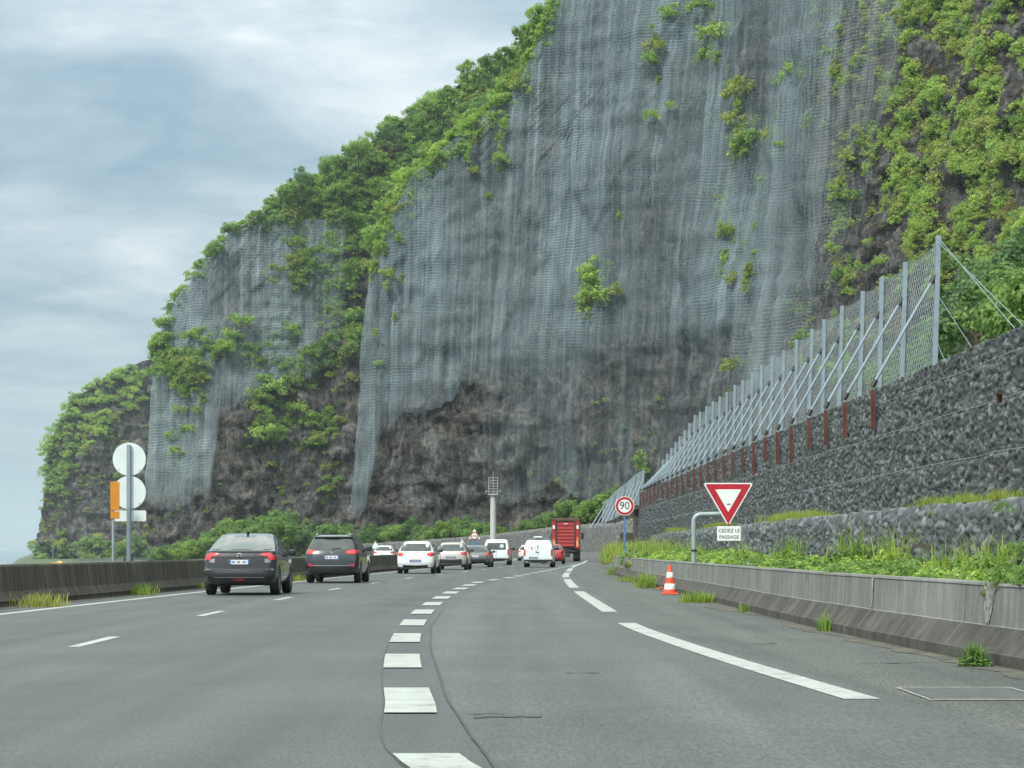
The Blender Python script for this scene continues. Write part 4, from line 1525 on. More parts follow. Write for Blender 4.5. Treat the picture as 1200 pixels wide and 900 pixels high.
for k, (px, Y, dx, sc, m_, lab) in enumerate(((925, 64, 6.9, 1.0, 'grass', 'pale green weed clump below the ledge grass right of the yield sign'), (1000, 55, 7.4, 1.1, 'weed', 'broad leafy green weed bush standing before the low gabion wall at verge centre'),
                                               (1046, 50, 7.2, 1.0, 'leaf_a', 'bright leafy weed bush in the middle of the near verge'), (1120, 42, 7.0, .75, 'grass', 'feathery lime green weed bush at the foot of the slumped gabion rocks'),
                                               (1165, 37, 6.8, .8, 'weed', 'leafy green weed bush above the right barrier near the frame edge'), (870, 76, 6.6, .9, 'leaf_y', 'yellowish weed clump just right of the yield sign plate'))):
    c_ = Cloud()
    c_.add(*BUSHM[k % 3], sc=sc, rz=k * 1.3)
    c_.add(*GR[k % 4], sc=sc * 1.5, rz=k, mi=1)
    o_ = link('weed_bush', c_.mesh('weed_bush', [M[m_], M['grass']]))
    o_.location = ((px - 600) * Y / F, Y, .56 + .2 * sc)
    tag(o_, lab, 'bush')
# grass on the ledge between the two gabion walls
for (ya, yb, lab) in ((44.0, 53, 'bright yellow green grass patch on the gabion ledge at the right edge'), (70, 84.5, 'yellow green grass patch on the gabion ledge right of the yield sign'), (103, 109, 'small yellow grass patch on the gabion ledge left of the yield sign'), (130, 136, 'tiny yellow grass tuft on the gabion ledge beside the 90 sign')):
    c_ = Cloud()
    for k in range(int(13 * (yb - ya) / 2)):
        y = min(yb, max(ya, random.gauss((ya + yb) / 2, (yb - ya) / 4.2)))
        c_.add(*random.choice(GR), loc=(random.uniform(LGX + .3, LGX + 1.4), y, LGT - .03), sc=random.uniform(.45, .8) * (1 if ya > 60 else .85), rz=random.uniform(0, 6), mi=random.choice((0, 1)), zs=.9)
    tag(link('grass_patch', c_.mesh('grass_patch', [M['grass'], M['grass_y']])), lab, 'grass')
# creepers hanging on the near gabions
for (y, z, s, lab) in ((39.3, 1.5, .7, 'leafy creeper on the low gabion wall at the right edge'), (47.5, 1.5, .4, 'small dry creeper on the slumped gabion rocks')):
    c_ = Cloud()
    for k in range(7):
        c_.add(*random.choice(WD), loc=(LGX - .1 + random.uniform(-.15, .1), y + random.uniform(-.7, .7), z + random.uniform(-.6, .5)), sc=random.uniform(.5, .9) * s, rz=random.uniform(0, 6), mi=random.choices((0, 1), (4, 1))[0])
    tag(link('creeper', c_.mesh('creeper', [M['weed'], M['leaf_r']])), lab, 'creeper')
c_ = Cloud()
for k in range(10):
    y = 24.6 + random.uniform(-.8, .8)
    c_.add(*random.choice(WD), loc=(fBR(y) + random.uniform(.28, .6), y, .83 + random.uniform(-.12, .05)), sc=random.uniform(.35, .65), rz=random.uniform(0, 6), mi=0)
tag(link('creeper', c_.mesh('creeper', [M['weed']])), 'green creeper spilling over the top of the right barrier near the frame edge', 'creeper')


def tuft(px, py, hgt, spread, n, mats_, label, leafy=0):
    b = G(px, py)
    c_ = Cloud()
    k = int(px * 7 + py)
    V_, Q_ = blades(n, (spread * .9, spread * 1.25), hgt, .007, k, 1.0)
    c_.add(V_, Q_, mi=0)
    V_, Q_ = blades(n // 3, (spread * .9, spread * 1.15), hgt * .8, .007, k + 1, 1.2)
    c_.add(V_, Q_, mi=1)
    for j in range(leafy):
        c_.add(*WD[j % 5], loc=(random.uniform(-1, 1) * spread * .7, random.uniform(-1, 1) * spread, .05), sc=.5 * hgt / .3, mi=0, zs=.6)
    o_ = link('grass_tuft', c_.mesh('grass_tuft', mats_))
    o_.location = (b.x, b.y, -.01)
    tag(o_, label, 'grass')


GG = [M['grass'], M['grass_y']]
tuft(155, 697, .36, .55, 330, GG, 'wide grass tuft at the foot of the left barrier below the round sign backs')
tuft(48, 711, .34, .5, 260, [M['grass_y'], M['leaf_r']], 'dry yellowish grass tuft at the foot of the left barrier nearest the left edge')
tuft(226, 690, .26, .4, 180, [M['grass_y'], M['grass']], 'grass tuft at the left barrier just left of the dark grey crossover')
tuft(345, 681, .3, .5, 160, [M['grass_y'], M['grass']], 'grass tuft at the left barrier between the two dark cars')
tuft(1143, 781, .27, .1, 150, [M['weed'], M['grass']], 'leafy weed at the barrier foot near the right edge of the picture', 7)
tuft(967, 740, .3, .1, 60, [M['grass'], M['weed']], 'spiky weed at the barrier foot in front of the pale joint')
tuft(873, 717, .2, .16, 70, [M['grass'], M['weed']], 'low weed at the barrier foot right of the yield sign post')
tuft(817, 706, .3, .42, 330, GG, 'flat bright grass patch beside the traffic cone', 4)
tuft(758, 689, .55, .33, 300, GG, 'tall bright grass tuft left of the traffic cone')
tuft(735, 682, .3, .4, 120, GG, 'thin grass along the barrier foot left of the tall tuft')
tuft(718, 674, .5, .3, 120, GG, 'grass tuft at the far end of the right barrier')

# loose stones on the verge
mb = MB()
for k, (y, x, s) in enumerate(((27.6, 5.5, .12), (28.5, 5.3, .1), (29.5, 5.6, .13), (46, 5.2, .12), (54.5, 5.3, .17))):
    st = MB()
    vs = [Vector((math.cos(a) * math.cos(e), math.sin(a) * math.cos(e), math.sin(e))) for e in (-1.2, -.5, .2, .8, 1.4) for a in [i * math.pi / 4 for i in range(8)]]
    vs = [v * s * (1 + .35 * noise.noise(v * 1.5 + Vector((k * 3, 0, 0)))) for v in vs]
    fs = [(r_ * 8 + i, r_ * 8 + (i + 1) % 8, (r_ + 1) * 8 + (i + 1) % 8, (r_ + 1) * 8 + i) for r_ in range(4) for i in range(8)] + [tuple(range(32, 40)), tuple(range(7, -1, -1))]
    st.add(vs, fs)
    o = st.build('loose_stone', M['stone'], None, loc=(x, y, .66))
    tag(o, 'grey loose stone lying among the weeds behind the right barrier', 'stone', 'loose stones behind the right barrier')


# ------------------------------------------------------------------ signs and small things
def disc(mb_, r, y0, y1, m_, n=40, cx=0, cz=0):
    mb_.prism([(cx + r * math.cos(2 * math.pi * i / n), cz + r * math.sin(2 * math.pi * i / n)) for i in range(n)], y0, y1, m_)


def rounded_tri(w_, rad, down=True, n=6):
    h_ = w_ * math.sqrt(3) / 2
    vs = [Vector((-w_ / 2, h_ / 3)), Vector((w_ / 2, h_ / 3)), Vector((0, -2 * h_ / 3))]
    out_ = []
    for i in range(3):
        v = vs[i]
        a, b = vs[i - 1], vs[(i + 1) % 3]
        d = rad * math.sqrt(3)
        p0 = v + (a - v).normalized() * d
        p1 = v + (b - v).normalized() * d
        for k in range(n + 1):
            t = k / n
            out_.append((1 - t) ** 2 * p0 + 2 * t * (1 - t) * v + t * t * p1)
    return [(p.x, p.y if down else -p.y) for p in out_]


# yield sign
ys_ = 62.0
s_ = F / ys_
px2 = lambda px, py: ((px - 600) / s_, EYE + (HZ - py) / s_)
yb = empty('yield_sign', (px2(813, 660)[0], ys_, .6))
tag(yb, 'red and white triangular yield sign on a bent grey pipe behind the right barrier', 'road sign')
X0, Z0 = yb.location.x, yb.location.z
mb = MB()
ax_, az = px2(813, 603)
bx_ = px2(853, 590)[0]
pts = [(0, 0, -.3), (0, 0, az - Z0 - .18)]
for k in range(1, 6):
    a = k / 5 * math.pi / 2
    pts.append((.18 * (1 - math.cos(a)), 0, az - Z0 - .18 + .18 * math.sin(a)))
pts.append((bx_ - X0 - .0, 0, az - Z0 + .02))
mb.tube(pts, .062, 12)
mb.build('pole', M['galv_d'], yb, True, sharp=50)
mb = MB()
mb.tube([(0, 0, .98 - .5), (0, 0, 1.03 - .5)], .075, 12)
mb.build('clamp', M['plastic'], yb)
cx, cz = px2(853, 583)
tri = MB()
tri.prism([(x + cx - X0, z + cz - Z0) for x, z in rounded_tri(1.27, .05)], -.1, -.075, M['sign_w'])
tp = tri.build('sign_panel', None, yb)
t2 = MB()
t2.prism([(x + cx - X0, z + cz - Z0) for x, z in rounded_tri(1.17, .035)], -.104, -.0995)
t2.build('red_border', M['sign_r'], tp)
t3 = MB()
t3.prism([(x + cx - X0, z + cz - Z0 + .012) for x, z in rounded_tri(.66, .012)], -.108, -.1035)
t3.build('white_field', M['sign_w'], tp)
t4 = MB()
t4.box((cx - X0 + .01, -.11, cz - Z0 - .17), (.09, .004, .025), M['sign_k'])
t4.build('sticker', None, tp)
t4 = MB()
disc(t4, .03, -.108, -.1035, M['sign_r'], 12, cx - X0, cz - Z0 - .68)
t4.build('red_dot', None, tp)
pm = MB()
pz = px2(854, 625.5)[1]
pm.box((px2(854, 0)[0] - X0, -.09, pz - Z0), (.6, .025, .37), bev=.01)
pl_ = pm.build('text_plate', M['sign_w'], yb)
for body, dz, sz in (('CEDEZ LE', .075, .125), ('PASSAGE', -.085, .125)):
    me_ = text_mesh(body, sz, M['sign_k'], 'lettering')
    t_ = link('lettering', me_, pl_)
    t_.location = (px2(854, 0)[0] - X0, -.106, pz - Z0 + dz)
    t_.rotation_euler = (R(90), 0, 0)
mb = MB()
mb.tube([(cx - X0, -.05, cz - Z0 + .3), (cx - X0, -.05, pz - Z0 - .15)], .03, 8)
mb.build('bracket', M['galv_d'], yb)

# 90 sign
Y90 = 110.0
s9 = F / Y90
sg = tag(empty('speed_limit_sign', ((732 - 600) / s9, Y90, .3)), 'round red and white speed limit sign reading 90 on a blue post', 'road sign')
cz = EYE + (HZ - 593) / s9 - .3
mb = MB()
mb.box((0, 0, cz / 2 - .2), (.1, .08, cz + .4), M['sign_b'])
mb.box((0, .002, .5), (.13, .1, .5), M['galv'])
mb.build('pole', None, sg)
mb = MB()
disc(mb, .43, -.09, -.06, M['sign_w'])
mb.build('sign_panel', None, sg, loc=(0, 0, cz))
mb = MB()
n = 48
vs, fs = [], []
for i in range(n):
    a = 2 * math.pi * i / n
    vs += [(.405 * math.cos(a), -.094, .405 * math.sin(a)), (.295 * math.cos(a), -.094, .295 * math.sin(a))]
    fs.append((2 * i, 2 * i + 1, (2 * i + 3) % (2 * n), (2 * i + 2) % (2 * n)))
mb.add(vs, fs)
mb.build('red_ring', M['sign_r'], sg, loc=(0, 0, cz))
me_ = text_mesh('90', .46, M['sign_k'], 'numerals')
t_ = link('numerals', me_, sg)
t_.location = (-.005, -.094, cz)
t_.rotation_euler = (R(90), 0, 0)
t_.scale = (1.0, 1.05, 1)
mb = MB()
mb.box((0, 0, .06), (.5, .03, .14), M['sign_w'])
mb.build('small_plate', None, sg, loc=(0, -.06, .25))

# left: backs of two round signs and a plate
YS = 63.5
s6 = F / YS
sg = tag(empty('road_sign', ((151 - 600) / s6, YS, .75)), 'two pale grey round sign backs over a rounded plate on one pole left', 'road sign')
zz = lambda py: EYE + (HZ - py) / s6 - .75
mb = MB()
mb.box((0, 0, (zz(521) + zz(662)) / 2), (.105, .09, zz(521) - zz(662)), M['galv'], bev=.012)
mb.box((.02, -.052, (zz(521) + zz(662)) / 2), (.03, .012, zz(521) - zz(662) - .02), M['galv_d'])
mb.build('pole', None, sg)
for py in (538, 577):
    mb = MB()
    disc(mb, .43, .06, .085, M['sign_back'])
    for dx, dz in ((-.27, -.26), (.27, -.28)):
        mb.box((dx, .055, dz), (.03, .012, .03), M['galv_d'])
    mb.build('round_panel', None, sg, loc=(0, 0, zz(py)))
mb = MB()
pts = []
for cxx, czz, a0 in ((.37, .09, 0), (-.37, .09, 90), (-.37, -.09, 180), (.37, -.09, 270)):
    for k in range(5):
        a = R(a0 + k * 22.5)
        pts.append((cxx + .05 * math.cos(a), czz + .05 * math.sin(a)))
mb.prism(pts, .06, .08)
mb.build('plate', M['sign_back'], sg, loc=(.02, 0, zz(604.5)))
mb = MB()
mb.box((0, 0, .03), (.26, .2, .08), bev=.01)
for dx in (-.1, .1):
    mb.tube([(dx, -.06, .02), (dx, -.06, .16)], .025, 6)
mb.build('base_plate', M['rust'], sg, loc=(0, 0, zz(661)))
sg = tag(empty('marker_sign', ((137 - 600) / s6, YS - .6, .7)), 'narrow orange panel on a thin grey pole left of the round sign backs', 'road sign')
mb = MB()
mb.tube([(0, 0, -.05), (0, 0, zz(575))], .035, 8)
mb.build('pole', M['galv_d'], sg)
for (a, b) in ((563, 596.5), (597.5, 606)):
    mb = MB()
    mb.box((.055, -.05, (zz(a) + zz(b)) / 2), (.235, .02, zz(a) - zz(b)), bev=.006)
    mb.build('panel', M['sign_o'], sg)

# traffic cone
b = G(785, 696.5)
cn = tag(empty('traffic_cone', (b.x, b.y, 0)), 'red and white striped traffic cone standing on the right shoulder', 'traffic cone')
rc = lambda z: lerp(.165, .035, (z - .05) / .68)
mb = MB()
mb.lathe([(.001, .735), (.03, .73), (rc(.7), .7), (rc(.05), .05), (.19, .045), (.19, .0)], 24)
mb.build('cone_body', M['cone_r'], cn, True, sharp=40)
for a, c_ in ((.12, .27), (.42, .56)):
    mb = MB()
    mb.lathe([(rc(a) + .001, a), (rc(a) + .004, a + .004), (rc(c_) + .004, c_ - .004), (rc(c_) + .001, c_)], 24)
    mb.build('white_band', M['cone_w'], cn, True)
mb = MB()
mb.box((0, 0, .02), (.42, .42, .04), bev=.015)
mb.build('base', M['cone_r'], cn)
mb = MB()
mb.box((0, 0, .03), (.16, .1, .05), rot=Matrix.Rotation(.5, 3, 'Z'), bev=.02)
mb.box((.07, .03, .05), (.08, .06, .05), rot=Matrix.Rotation(1.1, 3, 'Y'))
o = mb.build('litter', M['litter'], None, loc=G(773, 691))
tag(o, 'small red scrap of litter lying left of the traffic cone', 'litter')

# camera mast
YM = 262.0
s7 = F / YM
ms = tag(empty('camera_mast', ((578 - 600) / s7, YM, 0)), 'tall pale steel mast with a caged platform on top in front of the cliff', 'mast')
hz_ = EYE + (HZ - 580) / s7
mb = MB()
mb.tube([(0, 0, -.1), (0, 0, hz_)], [.36, .3], 16)
mb.build('pole', M['mast'], ms, True, sharp=40)
mb = MB()
mb.box((0, 0, hz_ + .05), (1.0, 1.0, .12))
for k in range(6):
    mb.box((0, 0, hz_ + .35 + k * .3), (.95, .95, .035))
for sx in (-1, 0, 1):
    for sy in (-1, 0, 1):
        if sx or sy:
            mb.tube([(sx * .48, sy * .48, hz_), (sx * .48, sy * .48, hz_ + 1.9)], .03, 5)
mb.build('cage', M['mast'], ms)
mb = MB()
for sx in (-1, 1):
    mb.tube([(0, 0, hz_ - .1), (sx * .6, 0, hz_ + .02), (sx * .72, 0, hz_ + .3)], .04, 6)
    mb.box((sx * .72, -.1, hz_ + .36), (.2, .45, .2), bev=.03)
mb.build('floodlight', M['galv_d'], ms)
mb = MB()
mb.tube([(0, 0, hz_ + 1.9), (0, 0, hz_ + 2.6)], .02, 5)
mb.build('antenna', M['mast'], ms)

# far warning sign with a round sign in front
YF = 236.0
s8 = F / YF
sg = tag(empty('road_sign', ((556 - 600) / s8, YF, 0)), 'white triangle with a red ringed round sign far ahead beside the mast', 'road sign')
z8 = lambda py: EYE + (HZ - py) / s8
mb = MB()
mb.tube([(0, 0, 0), (0, 0, z8(622))], .05, 8)
mb.build('pole', M['galv_d'], sg)
mb = MB()
mb.prism([(x, z + z8(627.5)) for x, z in rounded_tri(1.15, .05, False)], -.08, -.05)
mb.build('triangle_panel', M['sign_w'], sg)
mb = MB()
disc(mb, .38, -.12, -.09, M['sign_r'], 24)
disc(mb, .28, -.126, -.121, M['sign_w'], 24)
for dx in (-.1, .1):
    mb.box((dx, -.13, -.01), (.15, .006, .12), M['sign_k' if dx > 0 else 'sign_r'])
mb.build('round_panel', None, sg, loc=(0, 0, z8(628)))
mb = MB()
mb.box((0, -.06, 0), (.42, .03, .42), bev=.01)
mb.build('blue_plate', M['sign_b'], sg, loc=(0, 0, z8(636.5)))
for (px, py, Y, lab) in ((440, 640, 205, 'small white triangular sign back behind the left barrier beside the oncoming white car'), (541.5, 637, 215, 'tiny white triangular sign back between the beige car and the mast')):
    k = F / Y
    sg = tag(empty('road_sign', ((px - 600) / k, Y, -.2)), lab, 'road sign')
    z0 = EYE + (HZ - py) / k + .2
    mb = MB()
    mb.tube([(0, 0, 0), (0, 0, z0)], .04, 6)
    mb.build('pole', M['galv_d'], sg)
    mb = MB()
    mb.prism(rounded_tri(.72, .03, False), -.06, -.04)
    mb.build('triangle_panel', M['sign_back'], sg, loc=(0, 0, z0))

# guard rail, lamp and fence far left by the sea
gr = tag(empty('guard_rail', P(110, 657, 650)), 'pale guard rail far left between the yellow car and the round sign poles', 'guard rail')
mb = MB()
a, b = P(84, 657.5, 640), P(180, 655.5, 690)
for dz in (0, .35):
    mb.tube([a + Vector((0, 0, dz)), b + Vector((0, 0, dz))], .1, 6)
child_world(mb.build('rail', M['galv']), gr)
for k in range(9):
    p = a.lerp(b, k / 8)
    mb = MB()
    mb.tube([p + Vector((0, .1, -2.2)), p + Vector((0, .1, .5))], .06, 5)
    child_world(mb.build('post', M['galv']), gr)
lp = tag(empty('street_lamp', P(62, 655, 800)), 'thin grey lamp post far left at the foot of the farthest headland', 'street lamp')
mb = MB()
mb.tube([(0, 0, -1), (0, 0, 6), (.2, 0, 6.4)], [.12, .09, .07], 6)
mb.build('pole', M['galv'], lp)
mb = MB()
mb.box((.45, 0, 6.42), (.6, .2, .1), bev=.03)
mb.build('lamp_head', M['galv_d'], lp)


# ------------------------------------------------------------------ vehicles
class Car:
    """body lofted over height: at each z a rounded plan outline (half width, rear y, front y)"""

    def __init__(s, name, label, cat, loc, lv, paint, yaw=0.0, cr=.34, cf=.6, n=3.4, gloss=True):
        s.root = tag(empty(name, loc, yaw), label, cat)
        s.lv, s.cr, s.cf, s.n = lv, cr, cf, n
        zs = []
        for a, b in zip(lv[:-1], lv[1:]):
            k = max(1, int((b[0] - a[0]) / .06))
            zs += [a[0] + (b[0] - a[0]) * i / k for i in range(k)]
        zs.append(lv[-1][0])
        xs = [math.sin(i / 10 * math.pi / 2) for i in range(11)]
        V_, F_ = [], []
        for z in zs:
            hw, yr, yf = s.at(z)
            ring = []
            for x in xs:
                ring.append((x * hw, s.rear(x * hw, z), z))
            for x in reversed(xs):
                ring.append((x * hw, s.front(x * hw, z), z))
            full_ = ring + [(-x, y, zz_) for (x, y, zz_) in reversed(ring[1:-1])]
            V_ += full_
            m_ = len(full_)
        for i in range(len(zs) - 1):
            for k in range(m_):
                F_.append((i * m_ + k, i * m_ + (k + 1) % m_, (i + 1) * m_ + (k + 1) % m_, (i + 1) * m_ + k))
        F_.append(tuple(range(m_ - 1, -1, -1)))
        F_.append(tuple(range((len(zs) - 1) * m_, len(zs) * m_)))
        mb_ = MB()
        mb_.add(V_, F_)
        s.body = mb_.build('body', paint, s.root, True, sharp=38)

    def at(s, z):
        zs = [l[0] for l in s.lv]
        return tuple(float(np.interp(z, zs, [l[i] for l in s.lv])) for i in (1, 2, 3))

    def rear(s, x, z):
        hw, yr, yf = s.at(z)
        q = min(abs(x) / hw, 1)
        return yr + s.cr * (1 - (1 - q ** s.n) ** (1 / s.n))

    def front(s, x, z):
        hw, yr, yf = s.at(z)
        q = min(abs(x) / hw, 1)
        cf = min(s.cf, (yf - yr) * .3)
        return yf - cf * (1 - (1 - q ** s.n) ** (1 / s.n))

    def rpatch(s, name, cols_, m_, off=.008, nz=5, parent=None, nx=3):
        """patch on the rear; cols_: (x, zlow, zhigh) columns"""
        mb_ = MB()
        cc_ = []
        for a, b in zip(cols_[:-1], cols_[1:]):
            for k in range(nx):
                cc_.append(tuple(lerp(a[i], b[i], k / nx) for i in range(3)))
        cc_.append(cols_[-1])
        V_, F_ = [], []
        for (x, z0, z1) in cc_:
            for k in range(nz):
                z = lerp(z0, z1, k / (nz - 1))
                xx = max(min(x, s.at(z)[0] * .9995), -s.at(z)[0] * .9995)
                V_.append((xx * 1.0, s.rear(xx, z) - off, z))
        c = len(cc_)
        for i in range(c - 1):
            for k in range(nz - 1):
                F_.append((i * nz + k, (i + 1) * nz + k, (i + 1) * nz + k + 1, i * nz + k + 1))
        # thickness back into the body
        nV = len(V_)
        V_ += [(x, y + off + .02, z) for x, y, z in V_]
        rim = [i * nz for i in range(c)] + [(c - 1) * nz + k for k in range(1, nz)] + [i * nz + nz - 1 for i in range(c - 2, -1, -1)] + [k for k in range(nz - 2, 0, -1)]
        for a, b in zip(rim, rim[1:] + rim[:1]):
            F_.append((a, b, b + nV, a + nV))
        mb_.add(V_, F_)
        return mb_.build(name, m_, parent or s.root, True, sharp=35)

    def spatch(s, name, poly, m_, side, off=.006, parent=None):
        """flat-ish patch on the flank; poly: (y, z)"""
        mb_ = MB()
        n = len(poly)
        V_ = [(side * (s.at(z)[0] + off), y, z) for y, z in poly] + [(side * (s.at(z)[0] - .03), y, z) for y, z in poly]
        F_ = [tuple(range(n)), tuple(range(2 * n - 1, n - 1, -1))] + [(i, (i + 1) % n, (i + 1) % n + n, i + n) for i in range(n)]
        mb_.add(V_, F_)
        return mb_.build(name, m_, parent or s.root)

    def wheels(s, r, ys_, wd=.21, track=None, rim=M['alloy'], arch=True):
        for y in ys_:
            for sd_ in (-1, 1):
                hw = s.at(.5)[0] if track is None else track
                mb_ = MB()
                x1, x0 = hw + .012, hw - wd
                mb_.lathe([(r * .62, x0), (r * .93, x0), (r, x0 + .035), (r, x1 - .035), (r * .93, x1), (r * .64, x1), (r * .62, x1 - .03)], 28, 'x')
                mb_.lathe([(.001, x0 + .02), (r * .62, x0 + .0)], 28, 'x')
                if sd_ < 0:
                    mb_.v = [(-a, b, c) for a, b, c in mb_.v]
                wh = mb_.build('wheel', M['black'], s.root, True, sharp=40, loc=(0, y, r))
                mb_ = MB()
                mb_.lathe([(.001, x1 - .02), (r * .15, x1 - .015), (r * .3, x1 - .03), (r * .58, x1 - .02), (r * .63, x1 - .004), (r * .64, x1 - .03)], 20, 'x')
                if sd_ < 0:
                    mb_.v = [(-a, b, c) for a, b, c in mb_.v]
                mb_.build('rim', rim, wh, True)
                if arch:
                    pl2 = [(y + (r + .07) * math.cos(R(a)), max(s.lv[0][0] + .01, r + (r + .07) * math.sin(R(a)))) for a in range(-20, 201, 20)]
                    s.spatch('wheel_arch', pl2, M['plastic'], sd_, .004)

    def mirrors(s, y, z, m_, size=1.0):
        for sd_ in (-1, 1):
            mb_ = MB()
            hw = s.at(z)[0]
            mb_.box((sd_ * (hw + .13 * size), y, z), (.2 * size, .12, .15 * size), bev=.04)
            mb_.tube([(sd_ * (hw - .04), y + .03, z - .06), (sd_ * (hw + .06), y, z - .03)], .025, 6)
            mb_.build('mirror', m_, s.root)

    def plate(s, z, w_=.52, h_=.11, x=0.0, euro=True, grey=False):
        y = s.rear(x, z) - .02
        mb_ = MB()
        mb_.box((x, y, z), (w_, .016, h_), M['plate_g'] if grey else M['plate_w'])
        if euro:
            for sd_ in (-1, 1):
                mb_.box((x + sd_ * (w_ / 2 - .025), y - .0095, z), (.05, .004, h_ - .004), M['plate_b'])
        if not grey:
            for k, dx in enumerate((-.15, -.02, .12)):
                mb_.box((x + dx, y - .0095, z), (.085, .004, h_ * .5), M['plate_g'])
        return mb_.build('number_plate', None, s.root)


def paint(name, c, rough=.3, metal=0.0, coat=.8):
    return simple(name, c, rough, metal, .06, 3, coat=coat)


def lens(car, x0, x1, zl0, zh0, zl1, zh1, m_=M['tail'], name='tail_light', off=.012):
    for sd_ in (-1, 1):
        car.rpatch(name, [(sd_ * x0, zl0, zh0), (sd_ * x1, zl1, zh1)], m_, off, nx=6)


YAW = lambda y: -math.atan((fA(y + 4) - fA(y - 4)) / 8)

# 1 dark grey crossover
Y = 60.3
c = Car('car', 'dark grey crossover with sloping tailgate, nearest car in the left lane', 'car', (-6.72, Y, 0),
        [(.24, .78, .28, 4.1), (.34, .86, .08, 4.28), (.5, .9, 0, 4.35), (.62, .9, .0, 4.36), (.66, .895, .06, 4.36), (.84, .9, .08, 4.3), (.98, .885, .1, 4.15), (1.03, .865, .13, 3.4), (1.09, .85, .14, 3.2), (1.11, .84, .42, 3.1), (1.25, .79, .8, 2.8), (1.4, .715, 1.25, 2.5), (1.5, .65, 1.6, 2.25), (1.535, .54, 1.8, 2.1)],
        paint('paint_dark_grey', (.04, .05, .054), .25, .3), YAW(Y), cr=.36)
c.rpatch('rear_window', [(-.75, 1.15, 1.17), (-.66, 1.14, 1.38), (-.57, 1.14, 1.485), (.57, 1.14, 1.485), (.66, 1.14, 1.38), (.75, 1.15, 1.17)], M['glass_l'], .012)
c.rpatch('spoiler', [(-.72, 1.075, 1.105), (0, 1.07, 1.12), (.72, 1.075, 1.105)], M['plastic'], .03)
c.rpatch('tailgate_panel', [(-.62, .93, 1.05), (0, .93, 1.05), (.62, .93, 1.05)], M['plastic'], .01)
c.rpatch('number_recess', [(-.62, .7, .9), (0, .7, .9), (.62, .7, .9)], M['plastic'], .006)
c.rpatch('bumper', [(-.87, .34, .6), (-.5, .33, .64), (.5, .33, .64), (.87, .34, .6)], M['plastic'], .02)
c.rpatch('bumper_trim', [(-.62, .43, .45), (.62, .43, .45)], M['alloy'], .03)
c.rpatch('fog_light', [(-.14, .36, .42), (.14, .36, .42)], M['tail_d'], .03)
for sd in (-1, 1):
    c.rpatch('tail_light', [(sd * .5, .99, 1.02), (sd * .68, .965, 1.06), (sd * .72, .86, 1.055), (sd * .895, .88, .965)], M['tail'], .02, nx=5)
    c.rpatch('reflector', [(sd * .62, .80, .9), (sd * .76, .81, .89)], M['alloy'], .012)
    c.spatch('side_window', [(.95, 1.06), (1.3, 1.25), (1.75, 1.4), (2.25, 1.42), (2.75, 1.2), (3.0, 1.06)], M['glass'], sd)
c.plate(.82)
mb = MB()
for sd in (-1, 1):
    for dz in (0, .05):
        mb.tube([(sd * .06, c.rear(0, .98) - .02, .955 + dz), (0, c.rear(0, .98) - .02, .99 + dz)], .011, 4)
mb.build('emblem', M['chrome'], c.root)
mb = MB()
mb.tube([(0, 1.85, 1.53), (0, 1.72, 1.58), (0, 1.7, 1.59)], [.035, .03, .01], 6)
mb.build('antenna', M['plastic'], c.root)
c.wheels(.345, (.85, 3.5))
c.mirrors(3.0, 1.06, M['plastic'])

# 2 black SUV
Y = 82.0
c = Car('car', 'black high roofed car with roof rails in front of the grey crossover', 'car', (-6.05, Y, 0),
        [(.26, .8, .2, 4.2), (.36, .88, .06, 4.35), (.55, .91, 0, 4.4), (.75, .91, .03, 4.4), (.95, .9, .08, 4.3), (1.05, .88, .12, 3.6), (1.12, .86, .16, 3.3), (1.3, .78, .28, 2.9), (1.5, .67, .42, 2.5), (1.56, .64, .38, 2.4), (1.6, .6, .5, 2.3), (1.62, .5, .7, 2.2)],
        paint('paint_black', (.022, .025, .03), .22, .2), YAW(Y))
c.rpatch('rear_window', [(-.72, 1.14, 1.3), (-.6, 1.12, 1.47), (0, 1.11, 1.48), (.6, 1.12, 1.47), (.72, 1.14, 1.3)], M['glass_l'], .012)
c.rpatch('spoiler', [(-.62, 1.5, 1.565), (.62, 1.5, 1.565)], M['plastic'], .06)
c.rpatch('bumper', [(-.88, .36, .55), (0, .34, .6), (.88, .36, .55)], M['plastic'], .02)
c.rpatch('bumper_trim', [(-.6, .575, .59), (.6, .575, .59)], M['alloy'], .03)
for sd in (-1, 1):
    c.rpatch('tail_light', [(sd * .48, .99, 1.07), (sd * .7, .97, 1.13), (sd * .885, 1.0, 1.12)], M['tail'], .02, nx=5)
    c.rpatch('fog_light', [(sd * .6, .56, .64), (sd * .78, .54, .66)], M['tail_d'], .035)
    c.spatch('side_window', [(.7, 1.14), (.85, 1.42), (2.3, 1.5), (2.85, 1.22), (3.1, 1.12)], M['glass'], sd)
    mb = MB()
    mb.tube([(sd * .55, .6, 1.6), (sd * .56, .75, 1.66), (sd * .56, 2.1, 1.66), (sd * .55, 2.25, 1.61)], .022, 6)
    mb.build('roof_rail', M['alloy'], c.root)
c.plate(.86)
mb = MB()
mb.tube([(.0, c.rear(0, 1.13) - .02, 1.13), (.3, c.rear(.3, 1.18) - .03, 1.18)], .012, 5)
mb.build('wiper', M['plastic'], c.root)
mb = MB()
mb.lathe([(.001, 0), (.05, 0), (.05, .01), (.001, .01)], 14, 'y', (0, c.rear(0, 1.0) - .02, 1.02))
mb.build('emblem', M['chrome'], c.root)
c.wheels(.35, (.9, 3.55))
c.mirrors(3.0, 1.16, M['plastic'], 1.1)


